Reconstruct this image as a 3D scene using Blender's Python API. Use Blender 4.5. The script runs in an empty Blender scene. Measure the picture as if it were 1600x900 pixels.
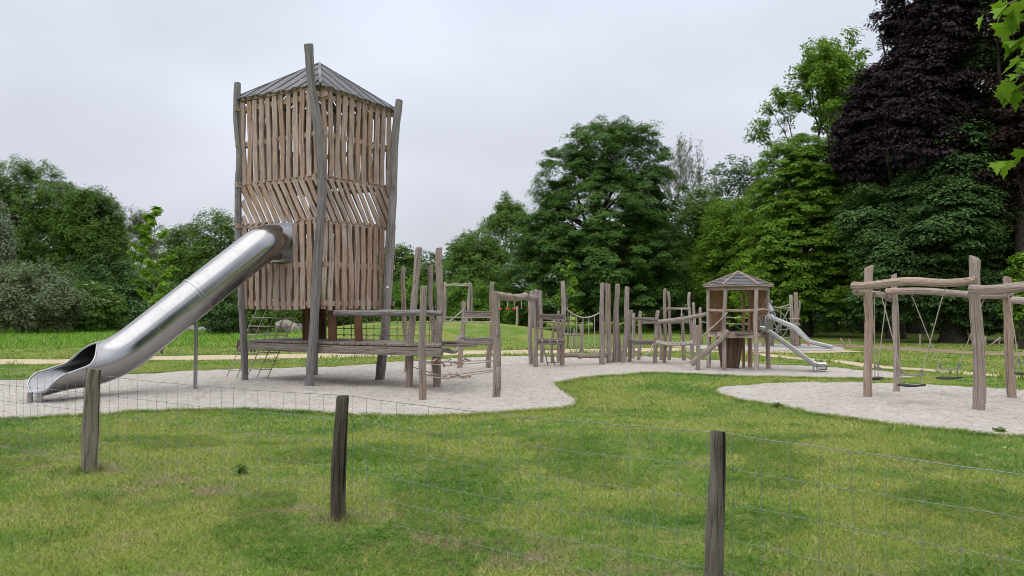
import bpy, math, random
import numpy as np
from mathutils import Vector, noise

# ------------------------------------------------------------------ camera, sky, sun, exposure
sc = bpy.context.scene
C = sc.collection
R = math.radians
cam_d = bpy.data.cameras.new('camera'); cam = bpy.data.objects.new('camera', cam_d); C.objects.link(cam)
cam.location = (0, 0, 1.6); cam.rotation_euler = (R(90), 0, 0)
cam_d.sensor_width = 36; cam_d.lens = 27; cam_d.shift_y = 30 / 1600
cam_d.clip_start = 0.1; cam_d.clip_end = 3000
sc.camera = cam
SUN_EL, SUN_AZ = R(58), R(215)      # azimuth measured clockwise from +Y
w = bpy.data.worlds.new("World"); sc.world = w; w.use_nodes = True
nt = w.node_tree; nt.nodes.clear()
def N(nt, t, **k):
    n = nt.nodes.new(t)
    for a, b in k.items(): setattr(n, a, b)
    return n
out = N(nt, 'ShaderNodeOutputWorld'); sky = N(nt, 'ShaderNodeTexSky', sky_type='NISHITA', sun_disc=False)
sky.sun_elevation = SUN_EL; sky.sun_rotation = SUN_AZ
bs = N(nt, 'ShaderNodeBackground'); bs.inputs['Strength'].default_value = 0.1
nt.links.new(sky.outputs[0], bs.inputs['Color'])
tc = N(nt, 'ShaderNodeTexCoord'); sep = N(nt, 'ShaderNodeSeparateXYZ'); nt.links.new(tc.outputs['Generated'], sep.inputs[0])
ramp = N(nt, 'ShaderNodeValToRGB')                   # overcast cloud layer: brighter towards the zenith
cr = ramp.color_ramp; cr.elements[0].position = 0.0; cr.elements[0].color = (.276, .280, .308, 1)
cr.elements[1].position = 1.0; cr.elements[1].color = (.80, .80, .82, 1)
e = cr.elements.new(.2); e.color = (.312, .324, .360, 1)
e = cr.elements.new(.38); e.color = (.355, .378, .430, 1)
nt.links.new(sep.outputs['Z'], ramp.inputs[0])
nz = N(nt, 'ShaderNodeTexNoise'); nz.inputs['Scale'].default_value = 2.0; nz.inputs['Detail'].default_value = 4; nz.inputs['Roughness'].default_value = .45
mp = N(nt, 'ShaderNodeMapping'); mp.inputs['Scale'].default_value = (1, 1, 2.2)
nt.links.new(tc.outputs['Generated'], mp.inputs[0]); nt.links.new(mp.outputs[0], nz.inputs['Vector'])
mr = N(nt, 'ShaderNodeMapRange'); mr.inputs['From Min'].default_value = .3; mr.inputs['From Max'].default_value = .7
mr.inputs['To Min'].default_value = 1.30; mr.inputs['To Max'].default_value = 1.80
nt.links.new(nz.outputs[0], mr.inputs[0])
bc = N(nt, 'ShaderNodeBackground'); nt.links.new(ramp.outputs[0], bc.inputs['Color']); nt.links.new(mr.outputs[0], bc.inputs['Strength'])
mx = N(nt, 'ShaderNodeMixShader'); mx.inputs[0].default_value = .94
nt.links.new(bs.outputs[0], mx.inputs[1]); nt.links.new(bc.outputs[0], mx.inputs[2]); nt.links.new(mx.outputs[0], out.inputs[0])
sd = bpy.data.lights.new('sun', 'SUN'); sd.energy = 0.9; sd.angle = R(80); sd.color = (1, .97, .92)
so = bpy.data.objects.new('sun', sd); C.objects.link(so)
sdir = Vector((math.sin(SUN_AZ) * math.cos(SUN_EL), math.cos(SUN_AZ) * math.cos(SUN_EL), math.sin(SUN_EL)))
so.rotation_euler = (-sdir).to_track_quat('-Z', 'Y').to_euler()
vs = sc.view_settings; vs.view_transform = 'Standard'; vs.look = 'None'; vs.gamma = 1; vs.use_curve_mapping = False
vs.exposure = 0.56
sc.render.engine = 'CYCLES'
sc.cycles.max_bounces = 6; sc.cycles.diffuse_bounces = 4; sc.cycles.glossy_bounces = 3; sc.cycles.transmission_bounces = 4
sc.cycles.use_denoising = True; sc.cycles.filter_width = 0.95
sc.cycles.caustics_reflective = False; sc.cycles.caustics_refractive = False

# ------------------------------------------------------------------ helpers
F, HZ, EYE = 1200.0, 480.0, 1.6
def P(px, py, d): return Vector(((px - 800) / F * d, d, EYE - (py - HZ) / F * d))
def D(py): return EYE * F / (py - HZ)
def G(px, py): p = P(px, py, D(py)); p.z = 0; return p
rng = random.Random(7)
def U(a, b): return rng.uniform(a, b)

def thing(name, label, cat, loc=(0, 0, 0), group=None):
    o = bpy.data.objects.new(name, None); C.objects.link(o); o.location = loc; o.empty_display_size = .2
    o['label'] = label; o['category'] = cat
    if group: o['group'] = group
    return o
def tag(o, label, cat, group=None, kind=None):
    if label: o['label'] = label
    if cat: o['category'] = cat
    if group: o['group'] = group
    if kind: o['kind'] = kind
    return o
def link(name, me, parent=None):
    o = bpy.data.objects.new(name, me); C.objects.link(o)
    if parent is not None:
        o.parent = parent
        me.transform(__import__('mathutils').Matrix.Translation(-world_loc(parent)))
    return o
def world_loc(o):
    v = Vector(o.location)
    while o.parent: o = o.parent; v = v + Vector(o.location)
    return v

class MB:
    """collects tubes and boards, in world coordinates, into one mesh"""
    def __init__(s): s.v = []; s.f = []; s.uv = []
    def face(s, idx, uv): s.f.append(idx); s.uv.append(uv)
    def tube(s, pts, rad, sides=10, cap=True, wob=0.0, seed=0, cutslope=0.0, uvo=None):
        pts = [Vector(p) for p in pts]; n = len(pts)
        if not hasattr(rad, '__len__'): rad = [rad] * n
        u0, v0 = (U(0, 50), U(0, 50)) if uvo is None else uvo
        d0 = (pts[1] - pts[0]).normalized()
        ref = Vector((0, 0, 1)) if abs(d0.z) < .8 else Vector((0, 1, 0))
        side = d0.cross(ref).normalized(); base = len(s.v); L = 0; Ls = []
        for i, p in enumerate(pts):
            t = (pts[min(i + 1, n - 1)] - pts[max(i - 1, 0)])
            if t.length < 1e-9: t = d0
            t.normalize(); side = (side - t * side.dot(t)).normalized(); up = side.cross(t)
            if i: L += (p - pts[i - 1]).length
            Ls.append(L)
            for k in range(sides):
                a = 2 * math.pi * k / sides; r = rad[i]
                if wob: r *= 1 + wob * noise.noise(Vector((math.cos(a) * 1.3 + seed * 3.1, math.sin(a) * 1.3 + seed, L * 2.2 + seed * 7))) + wob * .45 * noise.noise(Vector((math.cos(a) * 4 + seed, math.sin(a) * 4, L * 1.6)))
                q = p + (side * math.cos(a) + up * math.sin(a)) * r
                if cutslope and i == n - 1: q = q + t * (math.cos(a + seed) * rad[i] * cutslope)
                s.v.append(q)
        circ = 2 * math.pi * max(rad)
        for i in range(n - 1):
            for k in range(sides):
                k2 = (k + 1) % sides
                ua, ub = u0 + circ * k / sides, u0 + circ * (k + 1) / sides
                s.face([base + i * sides + k, base + i * sides + k2, base + (i + 1) * sides + k2, base + (i + 1) * sides + k],
                       [(ua, v0 + Ls[i]), (ub, v0 + Ls[i]), (ub, v0 + Ls[i + 1]), (ua, v0 + Ls[i + 1])])
        if cap:
            for i, rev in ((0, True), (n - 1, False)):
                idx = [base + i * sides + k for k in range(sides)]
                if rev: idx.reverse()
                s.face(idx, [(u0 + .3 * math.cos(j), v0 + .05 * math.sin(j)) for j in range(sides)])
        return s
    def log(s, a, b, ra, rb, wob=.09, bend=.03, seed=None, sides=12, cutslope=0.0, n=None):
        a, b = Vector(a), Vector(b); L = (b - a).length
        seed = U(0, 90) if seed is None else seed
        n = n or max(4, min(16, int(L / .22)))
        pts = []; rr = []
        d = (b - a).normalized(); s1 = d.orthogonal().normalized(); s2 = d.cross(s1)
        for i in range(n + 1):
            t = i / n; k = math.sin(math.pi * t) * .6 + .4 * (0 < i < n)
            o1 = noise.noise(Vector((seed, t * L * .9, 1.7))) * bend * 2 * k
            o2 = noise.noise(Vector((seed, t * L * .9, 8.3))) * bend * 2 * k
            pts.append(a.lerp(b, t) + s1 * o1 + s2 * o2)
            rr.append((ra + (rb - ra) * t) * (1 + .6 * wob * noise.noise(Vector((seed + 5, t * L * 2.3, 0)))))
        pts.append(pts[-1] + (pts[-1] - pts[-2]).normalized() * .012); rr.append(rr[-1] * .86)   # worn rim
        pts.insert(0, pts[0] - (pts[1] - pts[0]).normalized() * .012); rr.insert(0, rr[0] * .88)
        return s.tube(pts, rr, sides, True, wob, seed, cutslope)
    def box(s, o, ax, ay, az, wavy=0):
        """box from a corner with three edge vectors"""
        o, ax, ay, az = map(Vector, (o, ax, ay, az)); b = len(s.v); u0, v0 = U(0, 90), U(0, 90)
        for k in range(8): s.v.append(o + ax * (k & 1) + ay * (k >> 1 & 1) + az * (k >> 2 & 1))
        l = sorted([(ax.length, 0), (ay.length, 1), (az.length, 2)])[-1][1]
        if ax.cross(ay).dot(az) < 0: flip = True
        else: flip = False
        for q in ((0, 2, 3, 1), (4, 5, 7, 6), (0, 1, 5, 4), (2, 6, 7, 3), (0, 4, 6, 2), (1, 3, 7, 5)):
            uv = []
            for k in q:
                c = [(k & 1) * ax.length, (k >> 1 & 1) * ay.length, (k >> 2 & 1) * az.length]
                v = c.pop(l); uv.append((u0 + c[0] + c[1], v0 + v))
            idx = [b + k for k in q]
            if flip: idx.reverse(); uv.reverse()
            s.face(idx, uv)
        return s
    def beam(s, a, b, w, h, up=(0, 0, 1)):
        a, b = Vector(a), Vector(b); d = b - a; up = Vector(up); sd = d.cross(up).normalized(); u2 = sd.cross(d).normalized()
        return s.box(a - sd * w / 2 - u2 * h / 2, d, sd * w, u2 * h)
    def slat(s, a, b, width, across, nrm, th=.025, amp=.012, segs=6):
        """wavy edged board from a to b"""
        a, b, across, nrm = map(Vector, (a, b, across, nrm)); base = len(s.v); u0, v0 = U(0, 90), U(0, 90); L = (b - a).length
        s1, s2 = U(0, 99), U(0, 99); w1 = width * U(.9, 1.08); sw = U(0, 99)
        for i in range(segs + 1):
            t = i / segs; p = a.lerp(b, t); c = noise.noise(Vector((sw, t * 1.7, 0))) * amp * 1.6
            l = -w1 / 2 + c + noise.noise(Vector((s1, t * 2.6, 0))) * amp
            r = w1 / 2 + c + noise.noise(Vector((s2, t * 2.6, 0))) * amp
            for q in (l, r):
                s.v.append(p + across * q); s.v.append(p + across * q + nrm * th)
        for i in range(segs):
            k = base + i * 4; va, vb = v0 + L * i / segs, v0 + L * (i + 1) / segs
            for q, (x, y) in (((1, 3, 7, 5), (0, width)), ((0, 4, 6, 2), (0, width)), ((0, 1, 5, 4), (0, th)), ((2, 6, 7, 3), (0, th))):
                if q[0] in (1,): uv = [(u0, va), (u0 + y, va), (u0 + y, vb), (u0, vb)]
                else: uv = [(u0, va), (u0 + x, vb), (u0 + y, vb), (u0 + y, va)]
                s.face([k + j for j in q], uv)
        k = base + segs * 4
        s.face([base, base + 2, base + 3, base + 1], [(u0, v0)] * 4); s.face([k, k + 1, k + 3, k + 2], [(u0, v0)] * 4)
        return s
    def build(s, name, mat, parent=None, smooth=None):
        me = bpy.data.meshes.new(name); me.from_pydata([tuple(v) for v in s.v], [], s.f)
        uvl = me.uv_layers.new(name='UVMap'); flat = np.array([c for f in s.uv for q in f for c in q], dtype=np.float32)
        uvl.data.foreach_set('uv', flat); me.materials.append(mat)
        if smooth is not None:
            me.polygons.foreach_set('use_smooth', [True] * len(me.polygons))
            try: me.set_sharp_from_angle(angle=R(smooth))
            except Exception: pass
        me.update()
        return link(name, me, parent)

def np_mesh(name, V, Fq, rnd=None, mat=None, parent=None):
    """fast mesh of equal-sided faces from numpy arrays"""
    V = np.asarray(V, np.float32); Fq = np.asarray(Fq, np.int32); n, k = Fq.shape
    if parent is not None: V = V - np.array(world_loc(parent), np.float32)
    me = bpy.data.meshes.new(name); me.vertices.add(len(V)); me.vertices.foreach_set('co', V.ravel())
    me.loops.add(n * k); me.loops.foreach_set('vertex_index', Fq.ravel())
    me.polygons.add(n); me.polygons.foreach_set('loop_start', np.arange(0, n * k, k, dtype=np.int32))
    try: me.polygons.foreach_set('loop_total', np.full(n, k, np.int32))
    except Exception: pass
    if rnd is not None:
        a = me.attributes.new('rnd', 'FLOAT', 'FACE'); a.data.foreach_set('value', np.asarray(rnd, np.float32))
    me.update(calc_edges=True); me.materials.append(mat)
    o = bpy.data.objects.new(name, me); C.objects.link(o)
    if parent is not None: o.parent = parent
    return o

# ------------------------------------------------------------------ materials
def newmat(name):
    m = bpy.data.materials.new(name); m.use_nodes = True; t = m.node_tree
    return m, t, t.nodes['Principled BSDF'], t.nodes['Material Output']
def mixc(t, fac, a, b, mode='MIX'):
    n = N(t, 'ShaderNodeMix', data_type='RGBA', blend_type=mode)
    for s, v in ((n.inputs[0], fac), (n.inputs[6], a), (n.inputs[7], b)):
        if hasattr(v, 'links') or hasattr(v, 'is_output'): t.links.new(v, s)
        elif isinstance(v, (int, float)): s.default_value = v
        else: s.default_value = (*v[:3], 1)
    return n.outputs[2]
def noi(t, vec, scale, detail=3, rough=.55, lo=.35, hi=.65, out_=(0, 1)):
    n = N(t, 'ShaderNodeTexNoise'); n.inputs['Scale'].default_value = scale; n.inputs['Detail'].default_value = detail; n.inputs['Roughness'].default_value = rough
    if vec is not None: t.links.new(vec, n.inputs['Vector'])
    m = N(t, 'ShaderNodeMapRange'); m.inputs[1].default_value = lo; m.inputs[2].default_value = hi; m.inputs[3].default_value = out_[0]; m.inputs[4].default_value = out_[1]
    t.links.new(n.outputs[0], m.inputs[0]); return m.outputs[0]
def mapping(t, vec, scale):
    m = N(t, 'ShaderNodeMapping'); m.inputs['Scale'].default_value = scale; t.links.new(vec, m.inputs[0]); return m.outputs[0]
def bump(t, bsdf, h, strength=.4, dist=.02):
    b = N(t, 'ShaderNodeBump'); b.inputs['Strength'].default_value = strength; b.inputs['Distance'].default_value = dist
    t.links.new(h, b.inputs['Height']); t.links.new(b.outputs[0], bsdf.inputs['Normal']); return b

def wood(name, base, dark, pale, grain=1.0, knots=True, warm=None, crack=.35):
    m, t, b, o = newmat(name)
    uv = N(t, 'ShaderNodeUVMap').outputs[0]
    g1 = noi(t, mapping(t, uv, (60 * grain, 2.2, 1)), 1, 4, .6, .3, .7)
    g2 = noi(t, mapping(t, uv, (9, .9, 1)), 1, 3, .5, .3, .7)
    c = mixc(t, g2, base, pale)
    c = mixc(t, noi(t, mapping(t, uv, (.9, .12, 1)), 1, 1, .5, .38, .62, (0, .55)), c, [x * .68 for x in base])
    if warm: c = mixc(t, noi(t, mapping(t, uv, (.6, .2, 1)), 1.3, 2, .5, .48, .6), c, warm)
    c = mixc(t, noi(t, mapping(t, uv, (60 * grain, 2.2, 1)), 1, 4, .6, .50, .32, (0, .75)), c, dark)
    c = mixc(t, noi(t, mapping(t, uv, (22, 1.1, 1)), 1, 3, .6, .40, .30, (0, crack)), c, dark)
    c = mixc(t, noi(t, mapping(t, uv, (45, 1.6, 1)), 1.3, 3, .6, .56, .72, (0, .5)), c, [min(1, x * 1.35) for x in pale])
    cr_ = noi(t, mapping(t, uv, (34, .55, 1)), 1, 2, .4, .40, .36, (0, min(1, crack * 2)))      # drying cracks
    c = mixc(t, cr_, c, dark)
    if knots:
        v = N(t, 'ShaderNodeTexVoronoi'); v.inputs['Scale'].default_value = 1; t.links.new(mapping(t, uv, (6, 2.6, 1)), v.inputs['Vector'])
        k = N(t, 'ShaderNodeMapRange'); k.inputs[1].default_value = .13; k.inputs[2].default_value = .05; k.inputs[3].default_value = 0; k.inputs[4].default_value = .75
        t.links.new(v.outputs['Distance'], k.inputs[0]); c = mixc(t, k.outputs[0], c, dark)
    t.links.new(c, b.inputs['Base Color']); b.inputs['Roughness'].default_value = .85; b.inputs['Specular IOR Level'].default_value = .2
    bump(t, b, g1, .9, .02)
    return m
M = {}
M['post'] = wood('weathered_post', (.40, .335, .30), (.13, .095, .08), (.50, .43, .395), warm=(.41, .315, .25))
M['greypost'] = wood('grey_post', (.27, .25, .245), (.10, .09, .087), (.36, .34, .335), grain=.45)
M['swingpost'] = wood('swing_post', (.50, .405, .36), (.19, .14, .12), (.60, .51, .465), warm=(.51, .385, .30))
M['slat'] = wood('slat_wood', (.54, .41, .34), (.14, .09, .065), (.64, .52, .455), grain=.7, warm=(.48, .325, .24), crack=.2)
M['brown'] = wood('brown_wood', (.20, .105, .058), (.07, .035, .02), (.27, .155, .09))
M['orange'] = wood('orange_wood', (.60, .36, .21), (.25, .13, .07), (.68, .44, .27), knots=False)
M['deck'] = wood('deck_wood', (.30, .255, .225), (.09, .07, .06), (.39, .345, .315))
M['roof'] = wood('roof_wood', (.20, .20, .212), (.05, .05, .055), (.31, .31, .325), grain=.5)
M['fence'] = wood('fence_wood', (.30, .26, .21), (.05, .04, .032), (.44, .40, .34), grain=.6, crack=.95)
M['fencedark'] = wood('fence_wood_dark', (.10, .075, .062), (.018, .013, .011), (.22, .185, .16), grain=.6, crack=.95)
M['fencegrey'] = wood('fence_wood_grey', (.21, .17, .15), (.03, .024, .02), (.36, .32, .295), grain=.6, crack=.95)
M['drum'] = wood('drum_wood', (.17, .11, .08), (.05, .03, .022), (.22, .155, .115))
def simple(name, col, rough=.7, metal=0, var=.15, scale=8):
    m, t, b, o = newmat(name)
    g = N(t, 'ShaderNodeNewGeometry').outputs['Position']
    c = mixc(t, noi(t, g, scale, 3), [x * (1 - var) for x in col], [min(1, x * (1 + var)) for x in col])
    t.links.new(c, b.inputs['Base Color']); b.inputs['Roughness'].default_value = rough; b.inputs['Metallic'].default_value = metal
    return m
M['rope'] = simple('rope', (.40, .36, .31), .9, 0, .3, 60)
M['rope_tan'] = simple('rope_tan', (.30, .24, .17), .9, 0, .3, 60)
M['wire'] = simple('galvanised_wire', (.26, .29, .285), .5, .15, .2, 30)
M['steel_pale'] = simple('pale_steel', (.66, .66, .67), .38, 1, .08, 5)
M['chain'] = simple('chain_steel', (.28, .28, .28), .5, .8, .2, 60)
M['rubber'] = simple('black_rubber', (.02, .02, .022), .6)
M['red'] = simple('red_plastic', (.5, .05, .03), .5)
M['steel2'] = simple('dull_steel', (.40, .41, .42), .3, 1, .08, 5)
M['clip'] = simple('rope_clip', (.06, .055, .05), .5)
M['white'] = simple('white_plate', (.7, .7, .68), .5)
M['stone'] = simple('stone', (.24, .235, .22), .9, 0, .35, 2)
M['driftwood'] = simple('driftwood', (.20, .175, .15), .9, 0, .5, 5)

def steel():
    m, t, b, o = newmat('brushed_steel')
    uv = N(t, 'ShaderNodeUVMap').outputs[0]
    g = noi(t, mapping(t, uv, (2, 220, 1)), 1, 3, .6, .3, .7)
    s = noi(t, mapping(t, uv, (2.2, 1.3, 1)), 1, 5, .65, .35, .7)
    c = mixc(t, s, (.33, .328, .33), (.42, .418, .422))
    c = mixc(t, noi(t, mapping(t, uv, (.9, 5, 1)), 1.5, 4, .7, .60, .75, (0, .35)), c, (.19, .17, .15))   # scuffs
    t.links.new(c, b.inputs['Base Color']); b.inputs['Metallic'].default_value = 1
    r = N(t, 'ShaderNodeMapRange'); r.inputs[3].default_value = .15; r.inputs[4].default_value = .25; t.links.new(s, r.inputs[0])
    t.links.new(r.outputs[0], b.inputs['Roughness'])
    bump(t, b, g, .06, .002)
    return m
M['steel'] = steel()

def grass_color(t, dry=1.0):
    g = N(t, 'ShaderNodeNewGeometry').outputs['Position']
    p = mapping(t, g, (1, 1, 0))
    c = mixc(t, noi(t, p, .42, 4, .65, .40, .56), (.150, .30, .038), (.32, .39, .078))
    c = mixc(t, noi(t, p, 1.6, 4, .65, .50, .68, (0, .7)), c, (.39, .38, .135))
    c = mixc(t, noi(t, p, 6.0, 4, .6, .54, .68, (0, .6)), c, (.47, .41, .19))
    c = mixc(t, noi(t, mapping(t, g, (1, 1.3, 0)), .75, 4, .6, .52, .64, (0, .6)), c, (.078, .215, .036))
    c = mixc(t, noi(t, p, 14, 3, .6, .61, .67, (0, .4)), c, (.16, .105, .065))
    dl = N(t, 'ShaderNodeVectorMath', operation='DOT_PRODUCT'); t.links.new(g, dl.inputs[0]); dl.inputs[1].default_value = (.5246, .851, 0)
    ab = N(t, 'ShaderNodeMath', operation='SUBTRACT'); t.links.new(dl.outputs['Value'], ab.inputs[0]); ab.inputs[1].default_value = 4.236
    a2 = N(t, 'ShaderNodeMath', operation='ABSOLUTE'); t.links.new(ab.outputs[0], a2.inputs[0])
    m3 = N(t, 'ShaderNodeMapRange'); m3.inputs[1].default_value = .55; m3.inputs[2].default_value = .05; t.links.new(a2.outputs[0], m3.inputs[0])
    m4 = N(t, 'ShaderNodeMath', operation='MULTIPLY'); t.links.new(m3.outputs[0], m4.inputs[0]); t.links.new(noi(t, p, 2.6, 4, .6, .46, .60, (0, .9)), m4.inputs[1])
    c = mixc(t, m4.outputs[0], c, (.40, .33, .19))       # worn straw line along the fence
    return c
def lawn_mat():
    m, t, b, o = newmat('lawn')
    g = N(t, 'ShaderNodeNewGeometry').outputs['Position']
    c = grass_color(t)
    f = noi(t, mapping(t, g, (38, 22, 0)), 1, 4, .7, .3, .7)
    c = mixc(t, f, c, (.03, .05, .014)) if False else mixc(t, noi(t, mapping(t, g, (38, 22, 0)), 1, 4, .7, .62, .35, (0, .7)), c, (.055, .075, .022))
    t.links.new(c, b.inputs['Base Color']); b.inputs['Roughness'].default_value = .95; b.inputs['Specular IOR Level'].default_value = .1
    bump(t, b, f, .8, .03)
    return m
M['lawn'] = lawn_mat()
def leafmat(name, cols, trans=.3, rough=.6, pos=None, spec=.10):
    """cols: list of albedos picked by the per-leaf value"""
    m, t, b, o = newmat(name)
    a = N(t, 'ShaderNodeAttribute', attribute_name='rnd').outputs['Fac']
    r = N(t, 'ShaderNodeValToRGB'); t.links.new(a, r.inputs[0]); el = r.color_ramp.elements
    el[0].position = 0; el[0].color = (*cols[0], 1); el[1].position = 1; el[1].color = (*cols[-1], 1)
    for i, c in enumerate(cols[1:-1]): el.new((i + 1) / (len(cols) - 1)).color = (*c, 1)
    c = r.outputs[0]
    t.links.new(c, b.inputs['Base Color']); b.inputs['Roughness'].default_value = rough; b.inputs['Specular IOR Level'].default_value = spec
    tr = N(t, 'ShaderNodeBsdfTranslucent'); t.links.new(mixc(t, .5, c, (1.0, 1.0, .35), 'MULTIPLY'), tr.inputs[0])
    mxs = N(t, 'ShaderNodeMixShader'); mxs.inputs[0].default_value = trans
    t.links.new(b.outputs[0], mxs.inputs[1]); t.links.new(tr.outputs[0], mxs.inputs[2]); t.links.new(mxs.outputs[0], o.inputs[0])
    return m
def blademat(name, meadow=False):
    m, t, b, o = newmat(name)
    a = N(t, 'ShaderNodeAttribute', attribute_name='rnd').outputs['Fac']
    if meadow:
        g = N(t, 'ShaderNodeNewGeometry').outputs['Position']
        c = mixc(t, noi(t, mapping(t, g, (.25, .5, 0)), 1, 3), (.125, .27, .030), (.19, .35, .05))
    else: c = grass_color(t)
    k = N(t, 'ShaderNodeMapRange'); k.inputs[3].default_value = .45; k.inputs[4].default_value = 1.75; t.links.new(a, k.inputs[0])
    mm = N(t, 'ShaderNodeVectorMath', operation='SCALE'); t.links.new(c, mm.inputs[0]); t.links.new(k.outputs[0], mm.inputs['Scale'])
    c = mm.outputs[0]
    if not meadow:
        k2 = N(t, 'ShaderNodeMapRange'); k2.inputs[1].default_value = .84; k2.inputs[2].default_value = .90; k2.inputs[4].default_value = .8; t.links.new(a, k2.inputs[0])
        c = mixc(t, k2.outputs[0], c, (.52, .47, .27))
    t.links.new(c, b.inputs['Base Color']); b.inputs['Roughness'].default_value = .7; b.inputs['Specular IOR Level'].default_value = .15
    tr = N(t, 'ShaderNodeBsdfTranslucent'); t.links.new(c, tr.inputs[0])
    mxs = N(t, 'ShaderNodeMixShader'); mxs.inputs[0].default_value = .3
    t.links.new(b.outputs[0], mxs.inputs[1]); t.links.new(tr.outputs[0], mxs.inputs[2]); t.links.new(mxs.outputs[0], o.inputs[0])
    return m
M['blade'] = blademat('grass_blade'); M['meadow'] = blademat('meadow_blade', True)
def sandmat():
    m, t, b, o = newmat('sand')
    g = N(t, 'ShaderNodeNewGeometry').outputs['Position']
    c = mixc(t, noi(t, g, 3.5, 4, .6), (.585, .53, .475), (.68, .63, .575))
    c = mixc(t, noi(t, g, 30, 3, .7, .50, .72, (0, .55)), c, (.36, .31, .27))
    c = mixc(t, noi(t, g, 7.5, 5, .75, .60, .70, (0, .6)), c, (.33, .285, .245))
    c = mixc(t, noi(t, g, .6, 2, .5, .5, .7, (0, .3)), c, (.46, .40, .35))
    c = mixc(t, noi(t, g, 13, 2, .5, .60, .66, (0, .55)), c, (.26, .22, .19))  # dark dimples: shade of small pits painted into the colour
    t.links.new(c, b.inputs['Base Color']); b.inputs['Roughness'].default_value = .95; b.inputs['Specular IOR Level'].default_value = .15
    h1 = noi(t, g, 7, 3, .6, .25, .75); h2 = noi(t, g, 30, 2, .6, .25, .75)
    ad = N(t, 'ShaderNodeMath', operation='MULTIPLY_ADD'); t.links.new(h2, ad.inputs[0]); ad.inputs[1].default_value = .35; t.links.new(h1, ad.inputs[2])
    bump(t, b, ad.outputs[0], 1.0, .09)
    return m
M['sand'] = sandmat()
def pathmat(name, a, b2):
    m, t, b, o = newmat(name)
    g = N(t, 'ShaderNodeNewGeometry').outputs['Position']
    c = mixc(t, noi(t, g, 1.2, 4), a, b2); t.links.new(c, b.inputs['Base Color']); b.inputs['Roughness'].default_value = .95
    bump(t, b, noi(t, g, 30, 3), .4, .02); return m
M['path'] = pathmat('sandy_path', (.46, .36, .235), (.54, .44, .30))
M['dirt'] = pathmat('dirt_track', (.20, .145, .085), (.30, .23, .14))
M['gravel'] = pathmat('grey_gravel', (.36, .35, .34), (.46, .45, .43))
M['bark'] = simple('bark', (.055, .045, .036), .95, 0, .4, 6)
M['barkgrey'] = simple('bark_grey', (.15, .135, .115), .95, 0, .3, 6)

# ------------------------------------------------------------------ ground
def ground_h(x, y):
    r = (np.abs((x + 4.0) / 6.6) ** 2 + np.abs((y - 37.5) / 5.2) ** 2)
    return .92 * np.exp(-r ** 1.5)
def smooth_poly(pts, n=6):
    """Catmull-Rom closed"""
    o = []; m = len(pts)
    for i in range(m):
        p0, p1, p2, p3 = (np.array(pts[(i + k) % m], float) for k in (-1, 0, 1, 2))
        for j in range(n):
            t = j / n
            o.append(.5 * ((2 * p1) + (-p0 + p2) * t + (2 * p0 - 5 * p1 + 4 * p2 - p3) * t * t + (-p0 + 3 * p1 - 3 * p2 + p3) * t ** 3))
    return np.array(o)
def gp(l): return [(G(a, b).x, G(a, b).y) for a, b in l]
def ragged(p, amp, sc_):
    q = p.copy()
    for i, (x, y) in enumerate(p):
        v = noise.noise_vector(Vector((x * sc_, y * sc_, 3))); q[i, 0] += v.x * amp; q[i, 1] += v.y * amp
    return q
def dens(p, step):
    o = []
    for i in range(len(p)):
        a, b = p[i], p[(i + 1) % len(p)]; n = max(1, int(np.hypot(*(b - a)) / step))
        for j in range(n): o.append(a + (b - a) * j / n)
    return np.array(o)
SAND1 = gp([(-230, 596), (-90, 597), (0, 596), (130, 591), (240, 584), (302, 581), (378, 579), (500, 575.5), (558, 573), (590, 569), (632, 566), (672, 564), (714, 561), (780, 558.5),
            (860, 557.5), (950, 558), (1045, 560), (1116, 564), (1204, 571), (1265, 574), (1320, 577), (1390, 583), (1426, 589), (1410, 592), (1367, 592.5), (1320, 592), (1204, 589.5), (1143, 588),
            (1082, 585), (1009, 583.5), (975, 586), (930, 589), (890, 595), (866, 601), (872, 609), (890, 618), (906, 627), (893, 634), (863, 640), (795, 644.5), (727, 650), (651, 651.5), (575, 649.5),
            (491, 645), (378, 639.5), (302, 641), (212, 643), (151, 649), (60, 653), (-60, 659), (-200, 662)])
SAND2 = gp([(1121, 611), (1150, 605), (1200, 601.5), (1290, 599), (1400, 600.5), (1500, 606.5), (1593, 611), (1720, 622), (1850, 640), (1800, 690), (1700, 694), (1600, 683), (1550, 680), (1500, 675), (1400, 664), (1300, 651), (1220, 636), (1165, 627), (1135, 619)])
GRAV = gp([(1075, 541), (1160, 538), (1250, 538.5), (1310, 543), (1315, 548), (1240, 548.5), (1150, 547), (1085, 546)])
polys = {}
for k, v in (('a', SAND1), ('b', SAND2), ('c', GRAV)):
    polys[k] = ragged(dens(smooth_poly(v, 6), .05), .10, 1.6)
    polys[k] = ragged(polys[k], .085, 5)
def inside(poly, x, y):
    c = np.zeros(x.shape, bool); px, py = poly[:, 0], poly[:, 1]; n = len(px); j = n - 1
    bb = (x > px.min()) & (x < px.max()) & (y > py.min()) & (y < py.max())
    xi, yi = x[bb], y[bb]; cc = np.zeros(xi.shape, bool)
    for i in range(n):
        if py[i] != py[j]:
            k = ((py[i] > yi) != (py[j] > yi)) & (xi < (px[j] - px[i]) * (yi - py[i]) / (py[j] - py[i]) + px[i]); cc ^= k
        j = i
    c[bb] = cc; return c
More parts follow.
